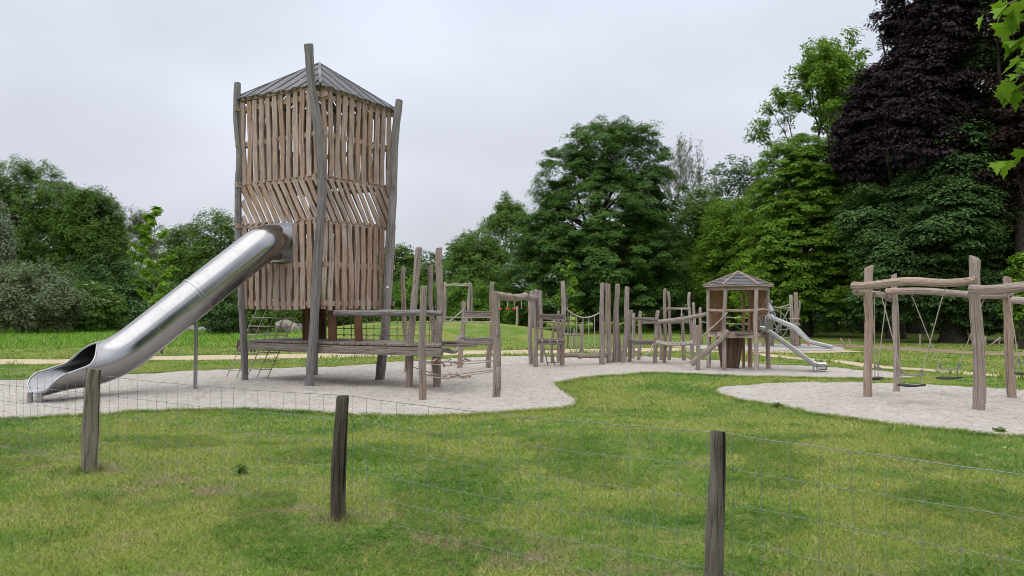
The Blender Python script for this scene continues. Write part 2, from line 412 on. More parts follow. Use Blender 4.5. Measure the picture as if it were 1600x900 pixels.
def ribbon_pts(cl, w):
    cl = np.array(cl, float); L = []; Rr = []
    o = []
    for i in range(len(cl) - 1):
        n = max(2, int(np.hypot(*(cl[i + 1] - cl[i])) / .3))
        for j in range(n): o.append(cl[i] + (cl[i + 1] - cl[i]) * j / n)
    o.append(cl[-1]); o = np.array(o)
    tg = np.gradient(o, axis=0); tg /= np.maximum(1e-6, np.linalg.norm(tg, axis=1))[:, None]; nn = np.stack([-tg[:, 1], tg[:, 0]], 1)
    s = np.arange(len(o)) * .3
    j1 = np.array([noise.noise(Vector((a * .7, 1, w))) for a in s]) * .35 * w ** .5; j2 = np.array([noise.noise(Vector((a * .7, 9, w))) for a in s]) * .35 * w ** .5
    return o + nn * (w / 2 + j1)[:, None], o - nn * (w / 2 + j2)[:, None]
# path centre lines, laid out on the ground
def pc(l): return gp(l)
PATHS = [('path', pc([(-260, 571), (0, 566), (120, 564), (240, 559.5), (378, 558.5), (500, 556), (630, 553.5), (740, 551), (825, 550), (900, 548), (1000, 547.5), (1070, 546), (1119, 548)]), 2.2, 'path'),
         ('path', pc([(1100, 549), (1150, 551), (1200, 556), (1250, 561), (1310, 565), (1367, 573), (1450, 579), (1553, 587), (1700, 600)]), .75, 'path'),
         ('path', pc([(1070, 541), (1140, 545), (1180, 549), (1240, 549.5), (1330, 548.5)]), 2.0, 'path'),
         ('dirt_track', pc([(1290, 539), (1350, 542), (1420, 546), (1517, 551), (1640, 556), (1800, 560)]), 2.2, 'dirt')]
pathpolys = []
for nm, cl, wd, mt in PATHS:
    a, b = ribbon_pts(cl, wd); n = len(a)
    V = np.concatenate([np.c_[a, ground_h(a[:, 0], a[:, 1]) + .008], np.c_[b, ground_h(b[:, 0], b[:, 1]) + .008]])
    if mt == 'dirt': V[:, 2] += .004
    if wd == .75: V[:, 2] += .004
    if wd == 2.0: V[:, 2] += .008
    Fq = [(i, i + n, i + n + 1, i + 1) for i in range(n - 1)]
    o = np_mesh(nm, V, Fq, None, M[mt]); o['kind'] = 'structure'
    pathpolys.append(np.concatenate([a, b[::-1]]))

def axis(lo, hi, fine_lo, fine_hi, f, grow=1.25):
    x = list(np.arange(fine_lo, fine_hi + f / 2, f)); s = f
    a = x[-1]
    while a < hi: s *= grow; a += s; x.append(a)
    a = x[0]; s = f; pre = []
    while a > lo: s *= grow; a -= s; pre.append(a)
    return np.array(pre[::-1] + x)
gx = axis(-600, 600, -30, 35, .5); gy = axis(-300, 900, -1, 60, .5)
X, Y = np.meshgrid(gx, gy); Z = ground_h(X, Y)
V = np.stack([X.ravel(), Y.ravel(), Z.ravel()], 1); nx = len(gx); ny = len(gy)
I, J = np.meshgrid(np.arange(nx - 1), np.arange(ny - 1)); k = (J * nx + I).ravel()
o = np_mesh('lawn', V, np.stack([k, k + 1, k + nx + 1, k + nx], 1), None, M['lawn']); o['kind'] = 'structure'
o.data.polygons.foreach_set('use_smooth', [True] * len(o.data.polygons))

def sand_sheet(name, poly, step, mat, z0, amp):
    x = np.arange(poly[:, 0].min() - step, poly[:, 0].max() + 2 * step, step); y = np.arange(poly[:, 1].min() - step, poly[:, 1].max() + 2 * step, step)
    X, Y = np.meshgrid(x, y); ins = inside(poly, X.ravel(), Y.ravel()); nx, ny = len(x), len(y)
    I, J = np.meshgrid(np.arange(nx - 1), np.arange(ny - 1)); k = (J * nx + I).ravel()
    q = np.stack([k, k + 1, k + nx + 1, k + nx], 1); keep = ins[q].any(1); q = q[keep]
    used = np.unique(q); X, Y = X.ravel().copy(), Y.ravel().copy()
    edge = used[~ins[used]]
    for s in range(0, len(edge), 2000):
        ee = edge[s:s + 2000]; dd = (X[ee][:, None] - poly[None, :, 0]) ** 2 + (Y[ee][:, None] - poly[None, :, 1]) ** 2; j = dd.argmin(1)
        X[ee], Y[ee] = poly[j, 0], poly[j, 1]
    Z = np.full(len(X), z0)
    if amp:
        for i in used:
            if ins[i]:
                a = noise.noise(Vector((X[i] * 1.1, Y[i] * 1.1, 0))) * .5 + noise.noise(Vector((X[i] * 4.2, Y[i] * 4.2, 5))) * .35 + noise.noise(Vector((X[i] * 9, Y[i] * 9, 9))) * .2
                Z[i] = z0 + amp * .55 + amp * a
                if name == 'sand':
                    for hx_, hy_ in ((7.6, 12.5), (8.0, 13.9), (6.5, 13.9), (8.3, 12.7), (-7.6, 12.2), (7.6, 18.8)): Z[i] -= .02 * math.exp(-((X[i] - hx_) ** 2 + (Y[i] - hy_) ** 2) / .22)
                Z[i] = max(Z[i], .006)
    remap = np.zeros(len(X), np.int64); remap[used] = np.arange(len(used))
    o = np_mesh(name, np.stack([X[used], Y[used], Z[used]], 1), remap[q], None, mat); o['kind'] = 'structure'
    o.data.polygons.foreach_set('use_smooth', [True] * len(o.data.polygons))
    return o
sand_sheet('sand', polys['a'], .08, M['sand'], .006, .05)
sand_sheet('sand', polys['b'], .07, M['sand'], .006, .05)
sand_sheet('gravel_area', polys['c'], .25, M['gravel'], .025, 0)

# grass blades
nr = np.random.default_rng(3)
def blades(name, x, y, h, wd, mat, lean=1.5, kindlabel=None):
    n = len(x); az = nr.uniform(0, 2 * np.pi, n); hh = h * nr.uniform(.55, 1.35, n); ww = wd * nr.uniform(.7, 1.3, n)
    la = nr.uniform(0, 2 * np.pi, n); lm = hh * lean * nr.uniform(.2, 1.3, n); z = ground_h(x, y)
    dx, dy = np.cos(az) * ww / 2, np.sin(az) * ww / 2
    b0 = np.stack([x - dx, y - dy, z - .004], 1); b1 = np.stack([x + dx, y + dy, z - .004], 1)
    tip = np.stack([x + np.cos(la) * lm, y + np.sin(la) * lm, z + hh], 1)
    V = np.stack([b0, b1, tip], 1).reshape(-1, 3)
    o = np_mesh(name, V, np.arange(3 * n).reshape(-1, 3), nr.uniform(0, 1, n), mat); o['kind'] = 'stuff'; return o
def scatter(d0, d1, dens_):
    xm0, n = None, int((.70 * (d1 ** 2 - d0 ** 2) + (d1 - d0) * 1.0) * dens_)
    y = np.sqrt(nr.uniform(d0 ** 2, d1 ** 2, n)); x = nr.uniform(-1, 1, n) * (y * .70 + .5)
    return x, y
def free(x, y):
    m = np.ones(len(x), bool)
    for k in polys: m &= ~inside(polys[k], x, y)
    for p in pathpolys: m &= ~inside(p, x, y)
    return m
xs, ys, hs, ws = [], [], [], []
for d0, d1, dn, h, wd in ((2.3, 4, 8500, .024, .0045), (4, 6.5, 5200, .025, .006), (6.5, 10, 2400, .027, .009), (10, 15, 1000, .03, .014), (15, 22, 360, .034, .022), (22, 33, 110, .045, .04)):
    x, y = scatter(d0, d1, dn); 
    cl = np.array([noise.noise(Vector((a * 1.3, b * 1.3, 2))) for a, b in zip(x[::1], y[::1])]) if len(x) < 120000 else np.zeros(len(x))
    m = free(x, y); xs.append(x[m]); ys.append(y[m]); hs.append(np.full(m.sum(), h) * (1 + .5 * cl[m])); ws.append(np.full(m.sum(), wd))
for fx, fy in ((-7.35, 9.6), (-4.14, 7.53), (-1.30, 5.78), (1.07, 4.03)):
    n = 260; xs.append(fx + nr.normal(0, .07, n)); ys.append(fy + nr.normal(0, .07, n)); hs.append(np.full(n, .07)); ws.append(np.full(n, .006))
cx_, cy_ = scatter(2.4, 9.5, 900); cm = np.array([noise.noise(Vector((a * .9, b * .9, 11))) for a, b in zip(cx_, cy_)]) > .08; cm &= free(cx_, cy_); CLOVER = (cx_[cm], cy_[cm])
# denser ragged fringe along the sand edge
for k in ('a', 'b'):
    p = polys[k]; n = 90 * len(p); i = nr.integers(0, len(p), n); q = p[i] + nr.normal(0, .075, (n, 2))
    q = q[(q[:, 0] > -14) & (q[:, 0] < 14)]; m = ~inside(p, q[:, 0], q[:, 1]) | (nr.uniform(0, 1, len(q)) < .10); q = q[m]
    xs.append(q[:, 0]); ys.append(q[:, 1]); hs.append(np.full(len(q), .05)); ws.append(np.full(len(q), .012))
o = blades('lawn_grass', np.concatenate(xs), np.concatenate(ys), np.concatenate(hs), np.concatenate(ws), M['blade'])
# taller meadow beyond the path on the left, long grass along the path edges
x = nr.uniform(-48, 16, 90000); y = nr.uniform(26.5, 66, 90000)
m = free(x, y) & ((y > 29.5 + .8 * np.sin(x * .4))) & ((x < -9) | (y > 47)) & (np.abs(x) < y * .75 + 3)
blades('meadow_grass', x[m], y[m], .14, .045, M['meadow'], .8)
x, y = [], []
for p in pathpolys[:2]:
    i = nr.integers(0, len(p), 5000); q = p[i] + nr.normal(0, .18, (5000, 2)); q = q[free(q[:, 0], q[:, 1])]
    cl = np.array([noise.noise(Vector((a * .8, b * .8, 4))) for a, b in q]); q = q[cl > .02]; x.append(q[:, 0]); y.append(q[:, 1])
o = blades('verge_grass', np.concatenate(x), np.concatenate(y), .13, .035, M['blade'], .8)

# ------------------------------------------------------------------ trees
GREEN = {
 'mid':   [(0.079, 0.143, 0.028), (0.118, 0.211, 0.041), (0.166, 0.288, 0.058)],
 'dark':  [(0.049, 0.097, 0.030), (0.083, 0.154, 0.047), (0.136, 0.237, 0.076)],
 'maple': [(0.056, 0.117, 0.024), (0.090, 0.183, 0.037), (0.137, 0.262, 0.056)],
 'bright': [(0.109, 0.207, 0.023), (0.167, 0.299, 0.034), (0.224, 0.380, 0.053)],
 'lime':  [(0.120, 0.230, 0.022), (0.180, 0.330, 0.032), (0.250, 0.420, 0.050)],
 'pale':  [(0.149, 0.190, 0.115), (0.218, 0.270, 0.172), (0.287, 0.333, 0.230)],
 'grey':  [(0.132, 0.178, 0.092), (0.190, 0.241, 0.132), (0.241, 0.293, 0.172)],
 'purple': [(0.018, 0.013, 0.018), (0.033, 0.021, 0.029), (0.060, 0.037, 0.050)],
 'wine':  [(0.024, 0.014, 0.014), (0.042, 0.022, 0.022), (0.062, 0.042, 0.030)],
 'hedge': [(0.086, 0.178, 0.029), (0.132, 0.253, 0.039), (0.184, 0.333, 0.055)],
 'blossom': [(0.350, 0.380, 0.240), (0.550, 0.560, 0.420), (0.620, 0.620, 0.500)],
}
L = {k: leafmat('leaf_' + k, v, .38 if k in ('lime', 'bright', 'hedge') else (.12 if k in ('purple', 'wine') else .3)) for k, v in GREEN.items()}
def leaves(cl, cdir, crad, per, ls, seed, flat=.4, spread=.55, asp=.62, up=.9):
    """cl: clump centres (n,3); cdir outward dirs; per leaves each"""
    g = np.random.default_rng(seed); n = len(cl); N_ = n * per
    c = np.repeat(cl, per, 0); od = np.repeat(cdir, per, 0); cr_ = np.repeat(crad, per)
    v = g.normal(0, 1, (N_, 3)); v /= np.linalg.norm(v, axis=1)[:, None]; r = g.uniform(0, 1, N_) ** .45
    off = v * (r * cr_)[:, None]; rho2 = (off[:, 0] ** 2 + off[:, 1] ** 2) / (cr_ ** 2 + 1e-9)
    off[:, 2] = off[:, 2] * flat - (.08 + .45 * (1 - min(flat, 1))) * rho2 * cr_
    pos = c + off
    nr_ = np.array([0, 0, up]) + od * .55 + v * spread * .6 + g.normal(0, spread * .5, (N_, 3)); nr_ /= np.linalg.norm(nr_, axis=1)[:, None]
    t = g.normal(0, 1, (N_, 3)) + od * .6 + np.array([0, 0, -.35]); t -= nr_ * (t * nr_).sum(1)[:, None]; t /= np.linalg.norm(t, axis=1)[:, None]
    b = np.cross(nr_, t); s = ls * g.uniform(.6, 1.35, N_)
    h = (s / 2)[:, None]; ww = (s * asp / 2)[:, None]
    V = np.stack([pos - t * h, pos + b * ww + nr_ * h * .25 - t * h * .15, pos + t * h, pos - b * ww + nr_ * h * .25 - t * h * .15], 1).reshape(-1, 3)
    rnd = np.clip(np.repeat(g.normal(.5, .16, n), per) + g.normal(0, .2, N_), 0, 1)
    return V, np.arange(4 * N_).reshape(-1, 4), rnd
def clumps(lobes, n, seed, inner=.25, zmin=0.3, gaps=0.0, gsc=.35):
    g = np.random.default_rng(seed); lb = np.array(lobes, float)
    wgt = lb[:, 3] * lb[:, 5]; wgt /= wgt.sum(); i = g.choice(len(lb), n, p=wgt); q = lb[i]
    v = g.normal(0, 1, (n, 3)); v[:, 2] = np.where(v[:, 2] < 0, v[:, 2] * .75, v[:, 2]); v /= np.linalg.norm(v, axis=1)[:, None]
    r = np.where(g.uniform(0, 1, n) < inner, g.uniform(.25, .8, n), g.uniform(.82, 1.06, n))
    p = q[:, :3] + v * q[:, 3:6] * r[:, None]
    m = p[:, 2] > zmin
    if gaps:
        nn = np.array([noise.noise(Vector(a) * gsc) for a in p]); m &= nn > (gaps - .5)
    return p[m], v[m]
def crown_lobes(W, H, z0, seed, sub=10, dep=None, top=.5):
    """one body plus sub-lobes: uneven outline"""
    g = random.Random(seed); rx = W / 2; ry = (dep or W) / 2; rz = (H - z0) / 2; cz = z0 + rz
    l = [(0, 0, cz, rx * .88, ry * .88, rz * .92), (0, 0, cz - rz * .3, rx * .92, ry * .9, rz * .6)]
    for i in range(sub):
        a = 2 * math.pi * i / sub + g.uniform(-.4, .4); e_ = g.uniform(-.75, .75); k = g.uniform(.24, .40)
        ce = math.cos(e_ * 1.3) * 1.08
        l.append((math.cos(a) * rx * .68 * ce, math.sin(a) * ry * .68 * ce, cz + math.sin(e_ * 1.3) * rz * .68, rx * k * .85, ry * k * .85, rz * k * .8))
    l.append((g.uniform(-.2, .2) * rx, 0, H - rz * .36, rx * .55, ry * .42, rz * .34))
    return l
def limbs(mb, base, tips, r0, H, seed, n, sides=7, start=.3):
    g = random.Random(seed); tips = list(tips); g.shuffle(tips)
    for tp in tips[:n]:
        tp = Vector([float(a) for a in tp]); s = min(start + g.uniform(0, .35), .85); z = min(tp.z * .75, s * H)
        st = Vector((base[0] + U(-.1, .1), base[1], max(.6, z))); mid = st.lerp(tp, .5) + Vector((U(-.3, .3), U(-.3, .3), -abs(U(0, .5))))
        r = r0 * g.uniform(.22, .45)
        mb.tube([st, st.lerp(mid, .5) + Vector((0, 0, -.05)), mid, mid.lerp(tp, .5) + Vector((U(-.15, .15), 0, .1)), tp], [r, r * .8, r * .6, r * .35, r * .1], sides, False)
def tree(name, label, px, d, top, wpx, col, n=260, per=60, cr_=.8, ls=.2, z0=.5, sub=10, seed=1, inner=.2, gaps=0.0, group=None, cat='tree', trunk=.25,
         lobes=None, flat=.62, nl=14, bark='bark', dep=None, spread=.55, shrub=False, gsc=.35, up=.9):
    X_ = (px - 800) / F * d; H = EYE + (HZ - top) / F * d; W = wpx / F * d
    z_ = float(ground_h(np.array([X_]), np.array([d]))[0])
    t = thing(name, label, cat, (X_, d, z_), group)
    if not shrub and not lobes: n = int(n * 1.6); cr_ *= .92; ls *= .9
    lb = lobes or crown_lobes(W, H, z0, seed, sub, dep)
    lb = [(a + X_, b + d, c + z_, e1, e2, e3) for a, b, c, e1, e2, e3 in lb]
    p, v = clumps(lb, n, seed, inner, max(.12, z0 * .8), gaps, gsc); g = np.random.default_rng(seed + 5)
    V, Fq, rnd = leaves(p, v, cr_ * g.uniform(.6, 1.3, len(p)), per, ls, seed, flat, spread, up=up)
    mb = MB(); rt = trunk
    if shrub:
        for i in range(5):
            q = p[g.integers(0, len(p))]; mb.tube([(X_ + U(-.2, .2), d, -.05 + z_), (X_ + (q[0] - X_) * .5, d + (q[1] - d) * .5, q[2] * .6 + .2), q], [.04, .03, .01], 5, False)
    else:
        mb.tube([(X_, d, -.1 + z_), (X_ + U(-.1, .1) * rt, d, .5), (X_ + U(-.6, .6) * rt, d, H * .3), (X_ + U(-1, 1) * rt, d, H * .6), (X_ + U(-1.5, 1.5) * rt, d, H * .9)],
                [rt * 1.35, rt, rt * .8, rt * .45, rt * .1], 10, True, .12, seed)
        limbs(mb, (X_, d), p, rt, H, seed, nl)
    if shrub:
        np_mesh('foliage', V, Fq, rnd, L[col], t); mb.build('stem', M[bark], t, 40)
    else:
        np_mesh('crown', V, Fq, rnd, L[col], t); mb.build('trunk', M[bark], t, 40)
    return t

def airy(name, label, px, d, top, wpx, col, seed, levels=5, per=9, ls=.16, cr_=.35, trunk=.2, split=.34, bark='barkgrey', group=None, leafp=.8, low=.3):
    """open crowned tree: branches forking again and again with thin leaf tufts on the twigs"""
    X_ = (px - 800) / F * d; H = EYE + (HZ - top) / F * d; W = wpx / F * d; g = random.Random(seed)
    t = thing(name, label, 'tree', (X_, d, 0), group); mb = MB(); tips = []
    def grow(p, dr, ln, r, lv):
        q = p + dr * ln; m_ = p.lerp(q, .5) + Vector((g.gauss(0, .05), g.gauss(0, .05), g.gauss(0, .05))) * ln
        mb.tube([p, m_, q], [r, r * .85, r * .68], 6 if lv > 2 else 4, False)
        if lv <= 2: tips.append(q); tips.append(m_)
        if lv == 0: return
        for k in range(3 if lv > 1 else 4):
            a = g.uniform(0, 6.28); sp = g.uniform(.4, .95); o_ = dr.orthogonal().normalized(); o2 = dr.cross(o_)
            nd = (dr + (o_ * math.cos(a) + o2 * math.sin(a)) * sp + Vector((0, 0, .20))).normalized()
            grow(q, nd, ln * g.uniform(.62, .86), r * .62, lv - 1)
    L0 = H * split; base = Vector((X_, d, -.1))
    mb.tube([base, base + Vector((.05, 0, L0 * .5)), Vector((X_, d, L0))], [trunk * 1.3, trunk, trunk * .85], 9)
    l1 = (H - L0) * .34
    for k in range(4): a = 1.57 * k + g.uniform(-.4, .4); grow(Vector((X_, d, L0 * g.uniform(.8, 1))), Vector((math.cos(a) * .55, math.sin(a) * .55, 1)).normalized(), l1, trunk * .55, levels - 1)
    grow(Vector((X_, d, L0)), Vector((0, 0, 1)), l1, trunk * .7, levels - 1)
    # bring to the stated height and width
    arr = np.array([tuple(v) for v in mb.v]); zt = arr[:, 2].max(); xw = np.quantile(np.abs(arr[:, 0] - X_), .99) * 2
    fz_, fx = H / zt, W / xw
    def fit(v): k = min(1, max(0, v.z / (L0 * .9))); f_ = 1 + (fx - 1) * k; return Vector((X_ + (v.x - X_) * f_, d + (v.y - d) * f_, v.z * fz_))
    mb.v = [fit(v) for v in mb.v]; tips = [fit(v) for v in tips if g.random() < leafp]; tips = [v for v in tips if v.z > H * low]
    p = np.array([tuple(v) for v in tips]); v = p - np.array([X_, d, H * .6]); v /= np.linalg.norm(v, axis=1)[:, None]
    V, Fq, rnd = leaves(p, v, np.full(len(p), cr_), per, ls, seed, .6, .8, up=.6)
    np_mesh('crown', V, Fq, rnd, L[col], t); mb.build('trunk', M[bark], t, 40); return t
def rl(px, py, rx, rz, d, c, dd=0): return (P(px, py, d).x - (c - 800) / F * d, dd, P(px, py, d).z, rx / F * d, rx / F * d * .8, rz / F * d)
cxy = CLOVER; n_ = len(cxy[0]); V, Fq, rnd = leaves(np.stack([cxy[0], cxy[1], nr.uniform(.02, .04, n_)], 1), np.tile([0, 0, 1.0], (n_, 1)), np.full(n_, .014), 3, .017, 12, .3, .4, .95)
o = np_mesh('clover', V, Fq, rnd, L['hedge']); o['kind'] = 'stuff'
# --- far left group
tree('broadleaf_tree', 'tallest dense green tree at the far left edge of the meadow', 32, 62, 246, 215, 'mid', 1500, 70, .62, .17, .4, 14, 11, flat=.8, gaps=.12, gsc=.5, lobes=[rl(*a, 62, 32) for a in ((30, 340, 88, 92), (0, 330, 85, 82), (70, 330, 62, 62), (50, 420, 100, 90), (-50, 340, 80, 80), (100, 370, 48, 72), (20, 290, 50, 42), (60, 288, 40, 34), (-30, 290, 50, 45), (105, 325, 36, 40))])
tree('broadleaf_tree', 'shorter round green tree between the tallest left tree and the thin grey tree', 143, 60, 290, 118, 'mid', 900, 70, .6, .17, .4, 12, 12, flat=.8, gaps=.12, gsc=.5, lobes=[rl(*a, 60, 143) for a in ((146, 355, 44, 62), (128, 345, 40, 48), (150, 420, 50, 80), (165, 375, 28, 44))])
tree('broadleaf_tree', 'green tree cut by the left edge of the photo behind the silvery willow', -105, 60, 262, 190, 'mid', 330, 75, .85, .24, .5, 10, 13)
tree('willow', 'pale silvery willow at the left edge of the meadow', -12, 49, 305, 70, 'pale', 330, 50, .55, .17, .2, 9, 14, flat=1.0, spread=.9)
tree('silver_shrub', 'wide silvery grey bush under the willow at the meadow edge', 52, 47, 412, 170, 'grey', 420, 60, .5, .15, .05, 12, 15, cat='bush', flat=.9, spread=.9, shrub=True, dep=4)
t = tree('flowering_shrub', 'elder bush with cream flower heads beside the silvery bush', 136, 50, 438, 110, 'mid', 260, 55, .5, .16, .05, 10, 16, cat='bush', shrub=True, dep=4)
p, v = clumps(crown_lobes(110 / F * 50, 3.4, .9, 16, 10, 4), 60, 77, 0, 1.0); p = p + np.array([(136 - 800) / F * 50, 50 - .15, 0])
V, Fq, rnd = leaves(p, v, np.full(len(p), .13), 14, .10, 3, .3); np_mesh('blossom', V, Fq, rnd, L['blossom'], t)
tree('dark_shrub', 'dark green thicket behind the leafy sapling on the left', 222, 56, 425, 130, 'dark', 300, 65, .6, .2, .05, 10, 17, cat='bush', shrub=True, dep=5)
tree('dark_shrub', 'tall dark thicket rising behind the elder bush', 170, 58, 395, 120, 'dark', 300, 65, .6, .2, .05, 10, 18, cat='bush', shrub=True, dep=5)
airy('bare_tree', 'thin grey leafed tree between the left trees and the leafy sapling', 207, 76, 322, 95, 'pale', 19, per=12, ls=.16, cr_=.45)
tree('broadleaf_tree', 'hazy green tree above the steel slide left of the tower', 342, 84, 326, 125, 'mid', 340, 60, 1.0, .28, 1, 11, 20, dep=8)
tree('broadleaf_tree', 'low hazy green tree beside the thin grey tree', 285, 86, 352, 80, 'mid', 260, 55, 1.0, .28, 1, 9, 21)
tree('broadleaf_tree', 'hazy green tree hidden behind the slatted tower', 455, 82, 345, 150, 'mid', 240, 55, 1.1, .3, 1, 9, 22)
tree('broadleaf_tree', 'hazy green tree between the tower and the leaning poles', 622, 78, 380, 95, 'mid', 300, 55, .8, .24, .8, 10, 23)
tree('slender_tree', 'small pointed tree behind the two tallest leaning poles', 668, 76, 408, 46, 'mid', 130, 45, .6, .2, 1, 7, 24)
tree('broadleaf_tree', 'mid green tree at the left shoulder of the great maple', 745, 66, 357, 105, 'mid', 360, 65, .8, .23, .5, 11, 25, dep=8)
airy('sparse_tree', 'thin topped tree rising behind the left shoulder of the great maple', 788, 74, 297, 92, 'mid', 26, per=12, ls=.2, cr_=.5)
# --- great central maple
H_ = EYE + (HZ - 187) / F * 50
def ml(px, py, rx, rz, dd=0, ry=None): 
    p_ = P(px, py, 50); c_ = (935 - 800) / F * 50
    return (p_.x - c_, dd, p_.z, rx / F * 50, (ry or rx) / F * 50, rz / F * 50)
mlob = [(a, b, c, d * 1.1, e1 * 1.1, f * 1.1) for a, b, c, d, e1, f in [ml(948, 240, 58, 50), ml(900, 262, 50, 34), ml(1005, 255, 40, 42), ml(930, 215, 42, 26, 1), ml(985, 212, 34, 24, -1), ml(868, 300, 36, 24), ml(1015, 310, 42, 40, -1), ml(940, 330, 90, 62), ml(860, 375, 56, 48),
        ml(1010, 390, 56, 58), ml(930, 410, 80, 55, -1.5), ml(840, 430, 42, 40), ml(1025, 450, 42, 32), ml(900, 462, 75, 34, -1), ml(980, 460, 70, 34, -1), ml(930, 380, 105, 95, 1)]]
tree('great_maple', 'large dark green maple standing alone in the middle behind the poles', 935, 50, 187, 265, 'maple', 2300, 110, .58, .155, .8, seed=31, lobes=mlob, nl=40, trunk=.32, gaps=.22, gsc=.6, inner=.12, flat=.42, spread=.5)
airy('bare_tree', 'fine twigged half bare tree right of the great maple', 1074, 64, 205, 95, 'grey', 32, levels=5, per=5, ls=.13, cr_=.3, trunk=.22, leafp=.8)
tree('broadleaf_tree', 'dark green tree between the half bare tree and the bright trees', 1152, 60, 240, 138, 'dark', 420, 70, .8, .22, 1, 12, 33, dep=8)
tree('broadleaf_tree', 'dull green tree low between the great maple and the bright trees', 1090, 57, 292, 105, 'mid', 330, 70, .75, .21, .5, 10, 34)
tree('broadleaf_tree', 'low rounded tree directly right of the great maple skirt', 1062, 54, 388, 90, 'mid', 260, 60, .65, .19, .3, 9, 35)
tree('bright_tree', 'smaller bright green tree behind the little pavilion', 1142, 47, 308, 112, 'bright', 420, 70, .6, .17, .5, 12, 36, dep=6)
blob = [(0, 0, 6, 3.2, 2.8, 4.3), (-1.2, -.5, 4, 2.6, 2.4, 3), (1.8, 0, 5.4, 3.0, 2.6, 3.8), (-.7, 0, 8.6, 2.1, 2.0, 2.4), (1.4, 0, 8.4, 2.3, 2.0, 2.2), (.4, 0, 9.4, 1.7, 1.6, 1.7), (2.8, -.8, 3.6, 2.4, 2.3, 2.6), (.3, -1, 2.6, 3, 2.4, 2)]
tree('bright_tree', 'big bright green tree left of the dark beech', 1262, 42, 205, 200, 'bright', 2000, 90, .50, .15, .3, seed=37, lobes=blob, nl=14, trunk=.25, flat=.32)
airy('chestnut_tree', 'tall airy green tree towering above the big bright tree', 1300, 50, 55, 235, 'bright', 38, levels=5, per=32, ls=.19, cr_=.45, trunk=.3, split=.42, bark='bark', low=.46, leafp=.85)
# --- right beeches
def pl(px, py, rx, rz, d=34.2): q = P(px, py, d); return (q.x - 19.5, d - 39, q.z, rx / F * d, rx / F * d * .7, rz / F * d)
plob = [rl(1395, 165, 70, 70, 39, 1400), rl(1345, 205, 42, 55, 39, 1400), rl(1418, 100, 50, 65, 39, 1400), rl(1410, 20, 40, 50, 39, 1400), pl(1445, 215, 56, 58), pl(1465, 120, 52, 75), pl(1478, 20, 42, 60), pl(1490, 200, 34, 70), pl(1440, 150, 45, 60), rl(1375, 240, 60, 50, 39, 1400), rl(1430, -40, 45, 50, 39, 1400), rl(1336, 245, 24, 36, 39, 1400), rl(1480, 60, 60, 90, 39, 1400, 1)]
tree('copper_beech', 'dark purple leaved beech beside the airy tall tree', 1400, 39, -90, 200, 'purple', 1700, 90, .58, .17, 3, seed=41, lobes=plob, nl=30, trunk=.4, gaps=.20, gsc=.6, flat=.35, spread=.7)
dlob = [rl(1490, 330, 90, 90, 35, 1490), rl(1420, 400, 80, 60, 35, 1490), rl(1400, 460, 62, 40, 35, 1490), rl(1560, 380, 90, 110, 35, 1490), rl(1535, 200, 58, 120, 35, 1490), rl(1540, 50, 62, 95, 35, 1490), rl(1490, 250, 50, 70, 35, 1490, -1), rl(1530, -60, 70, 90, 35, 1490),
        rl(1380, 330, 50, 50, 35, 1490, 1), rl(1590, 240, 70, 120, 35, 1490, 1), rl(1480, 450, 100, 40, 35, 1490), rl(1640, 380, 90, 120, 35, 1490), rl(1540, 470, 90, 45, 35, 1490), rl(1450, 350, 60, 60, 35, 1490, -2)]
tree('green_beech', 'huge dark green beech with drooping layered boughs on the right', 1490, 35, -140, 300, 'dark', 4300, 85, .68, .155, .6, seed=42, lobes=dlob, nl=30, trunk=.5, flat=.22, spread=.4, inner=.15, gaps=.24, gsc=.5)
wlob = [rl(1580, 200, 60, 90, 33, 1580, -.5), rl(1570, 90, 50, 80, 33, 1580), rl(1600, 330, 60, 70, 33, 1580), rl(1650, 200, 80, 160, 33, 1580), rl(1540, 280, 36, 36, 33, 1580), rl(1590, 0, 60, 60, 33, 1580)]
tree('copper_beech', 'wine red beech at the right edge in front of the dark green beech', 1600, 33, -80, 200, 'wine', 560, 85, .6, .16, 3, seed=43, lobes=wlob, nl=18, trunk=.35, gaps=.3, gsc=.6, flat=.35, spread=.7)
tree('broadleaf_tree', 'dark tree behind the beeches at the right', 1470, 52, 120, 200, 'dark', 420, 70, 1.1, .3, 4, 10, 44)
tree('broadleaf_tree', 'dark tree behind the big bright tree', 1340, 56, 230, 150, 'dark', 360, 65, 1.0, .27, 3, 10, 45)
tree('broadleaf_tree', 'dark tree far behind the right edge', 1650, 50, 60, 220, 'dark', 420, 70, 1.2, .32, 3.5, 10, 46)
tree('leafy_shrub', 'fresh green bush at the right edge above the swings', 1600, 29, 385, 50, 'bright', 150, 55, .32, .12, .4, 8, 47, cat='bush', shrub=True)
# bare lower trunks standing in the shade of the wood
for i, (px, d, r) in enumerate(((1352, 47, .22), (1394, 44, .3), (1372, 52, .18), (1430, 47, .55), (1540, 44, .45), (1300, 50, .2), (1465, 55, .25), (1015, 56, .2), (1240, 52, .18))):
    X_ = (px - 800) / F * d; t = thing('woodland_tree', 'dark trunked tree deep in the shade of the right hand wood', 'tree', (X_, d, 0), 'shaded trunks under the trees')
    mb = MB(); mb.tube([(X_, d, -.1), (X_ + U(-.1, .1), d, 1.5), (X_ + U(-.3, .3), d, 4), (X_ + U(-.5, .5), d, 7)], [r * 1.2, r, r * .85, r * .6], 10, True, .1, i); mb.build('trunk', M['bark'], t, 40)
    p, v = clumps([(X_, d, 7.5, 2.6, 2.6, 1.8)], 90, 300 + i, .3); V, Fq, rnd = leaves(p, v, np.full(len(p), .9), 40, .28, i, .3); np_mesh('crown', V, Fq, rnd, L['dark'], t)
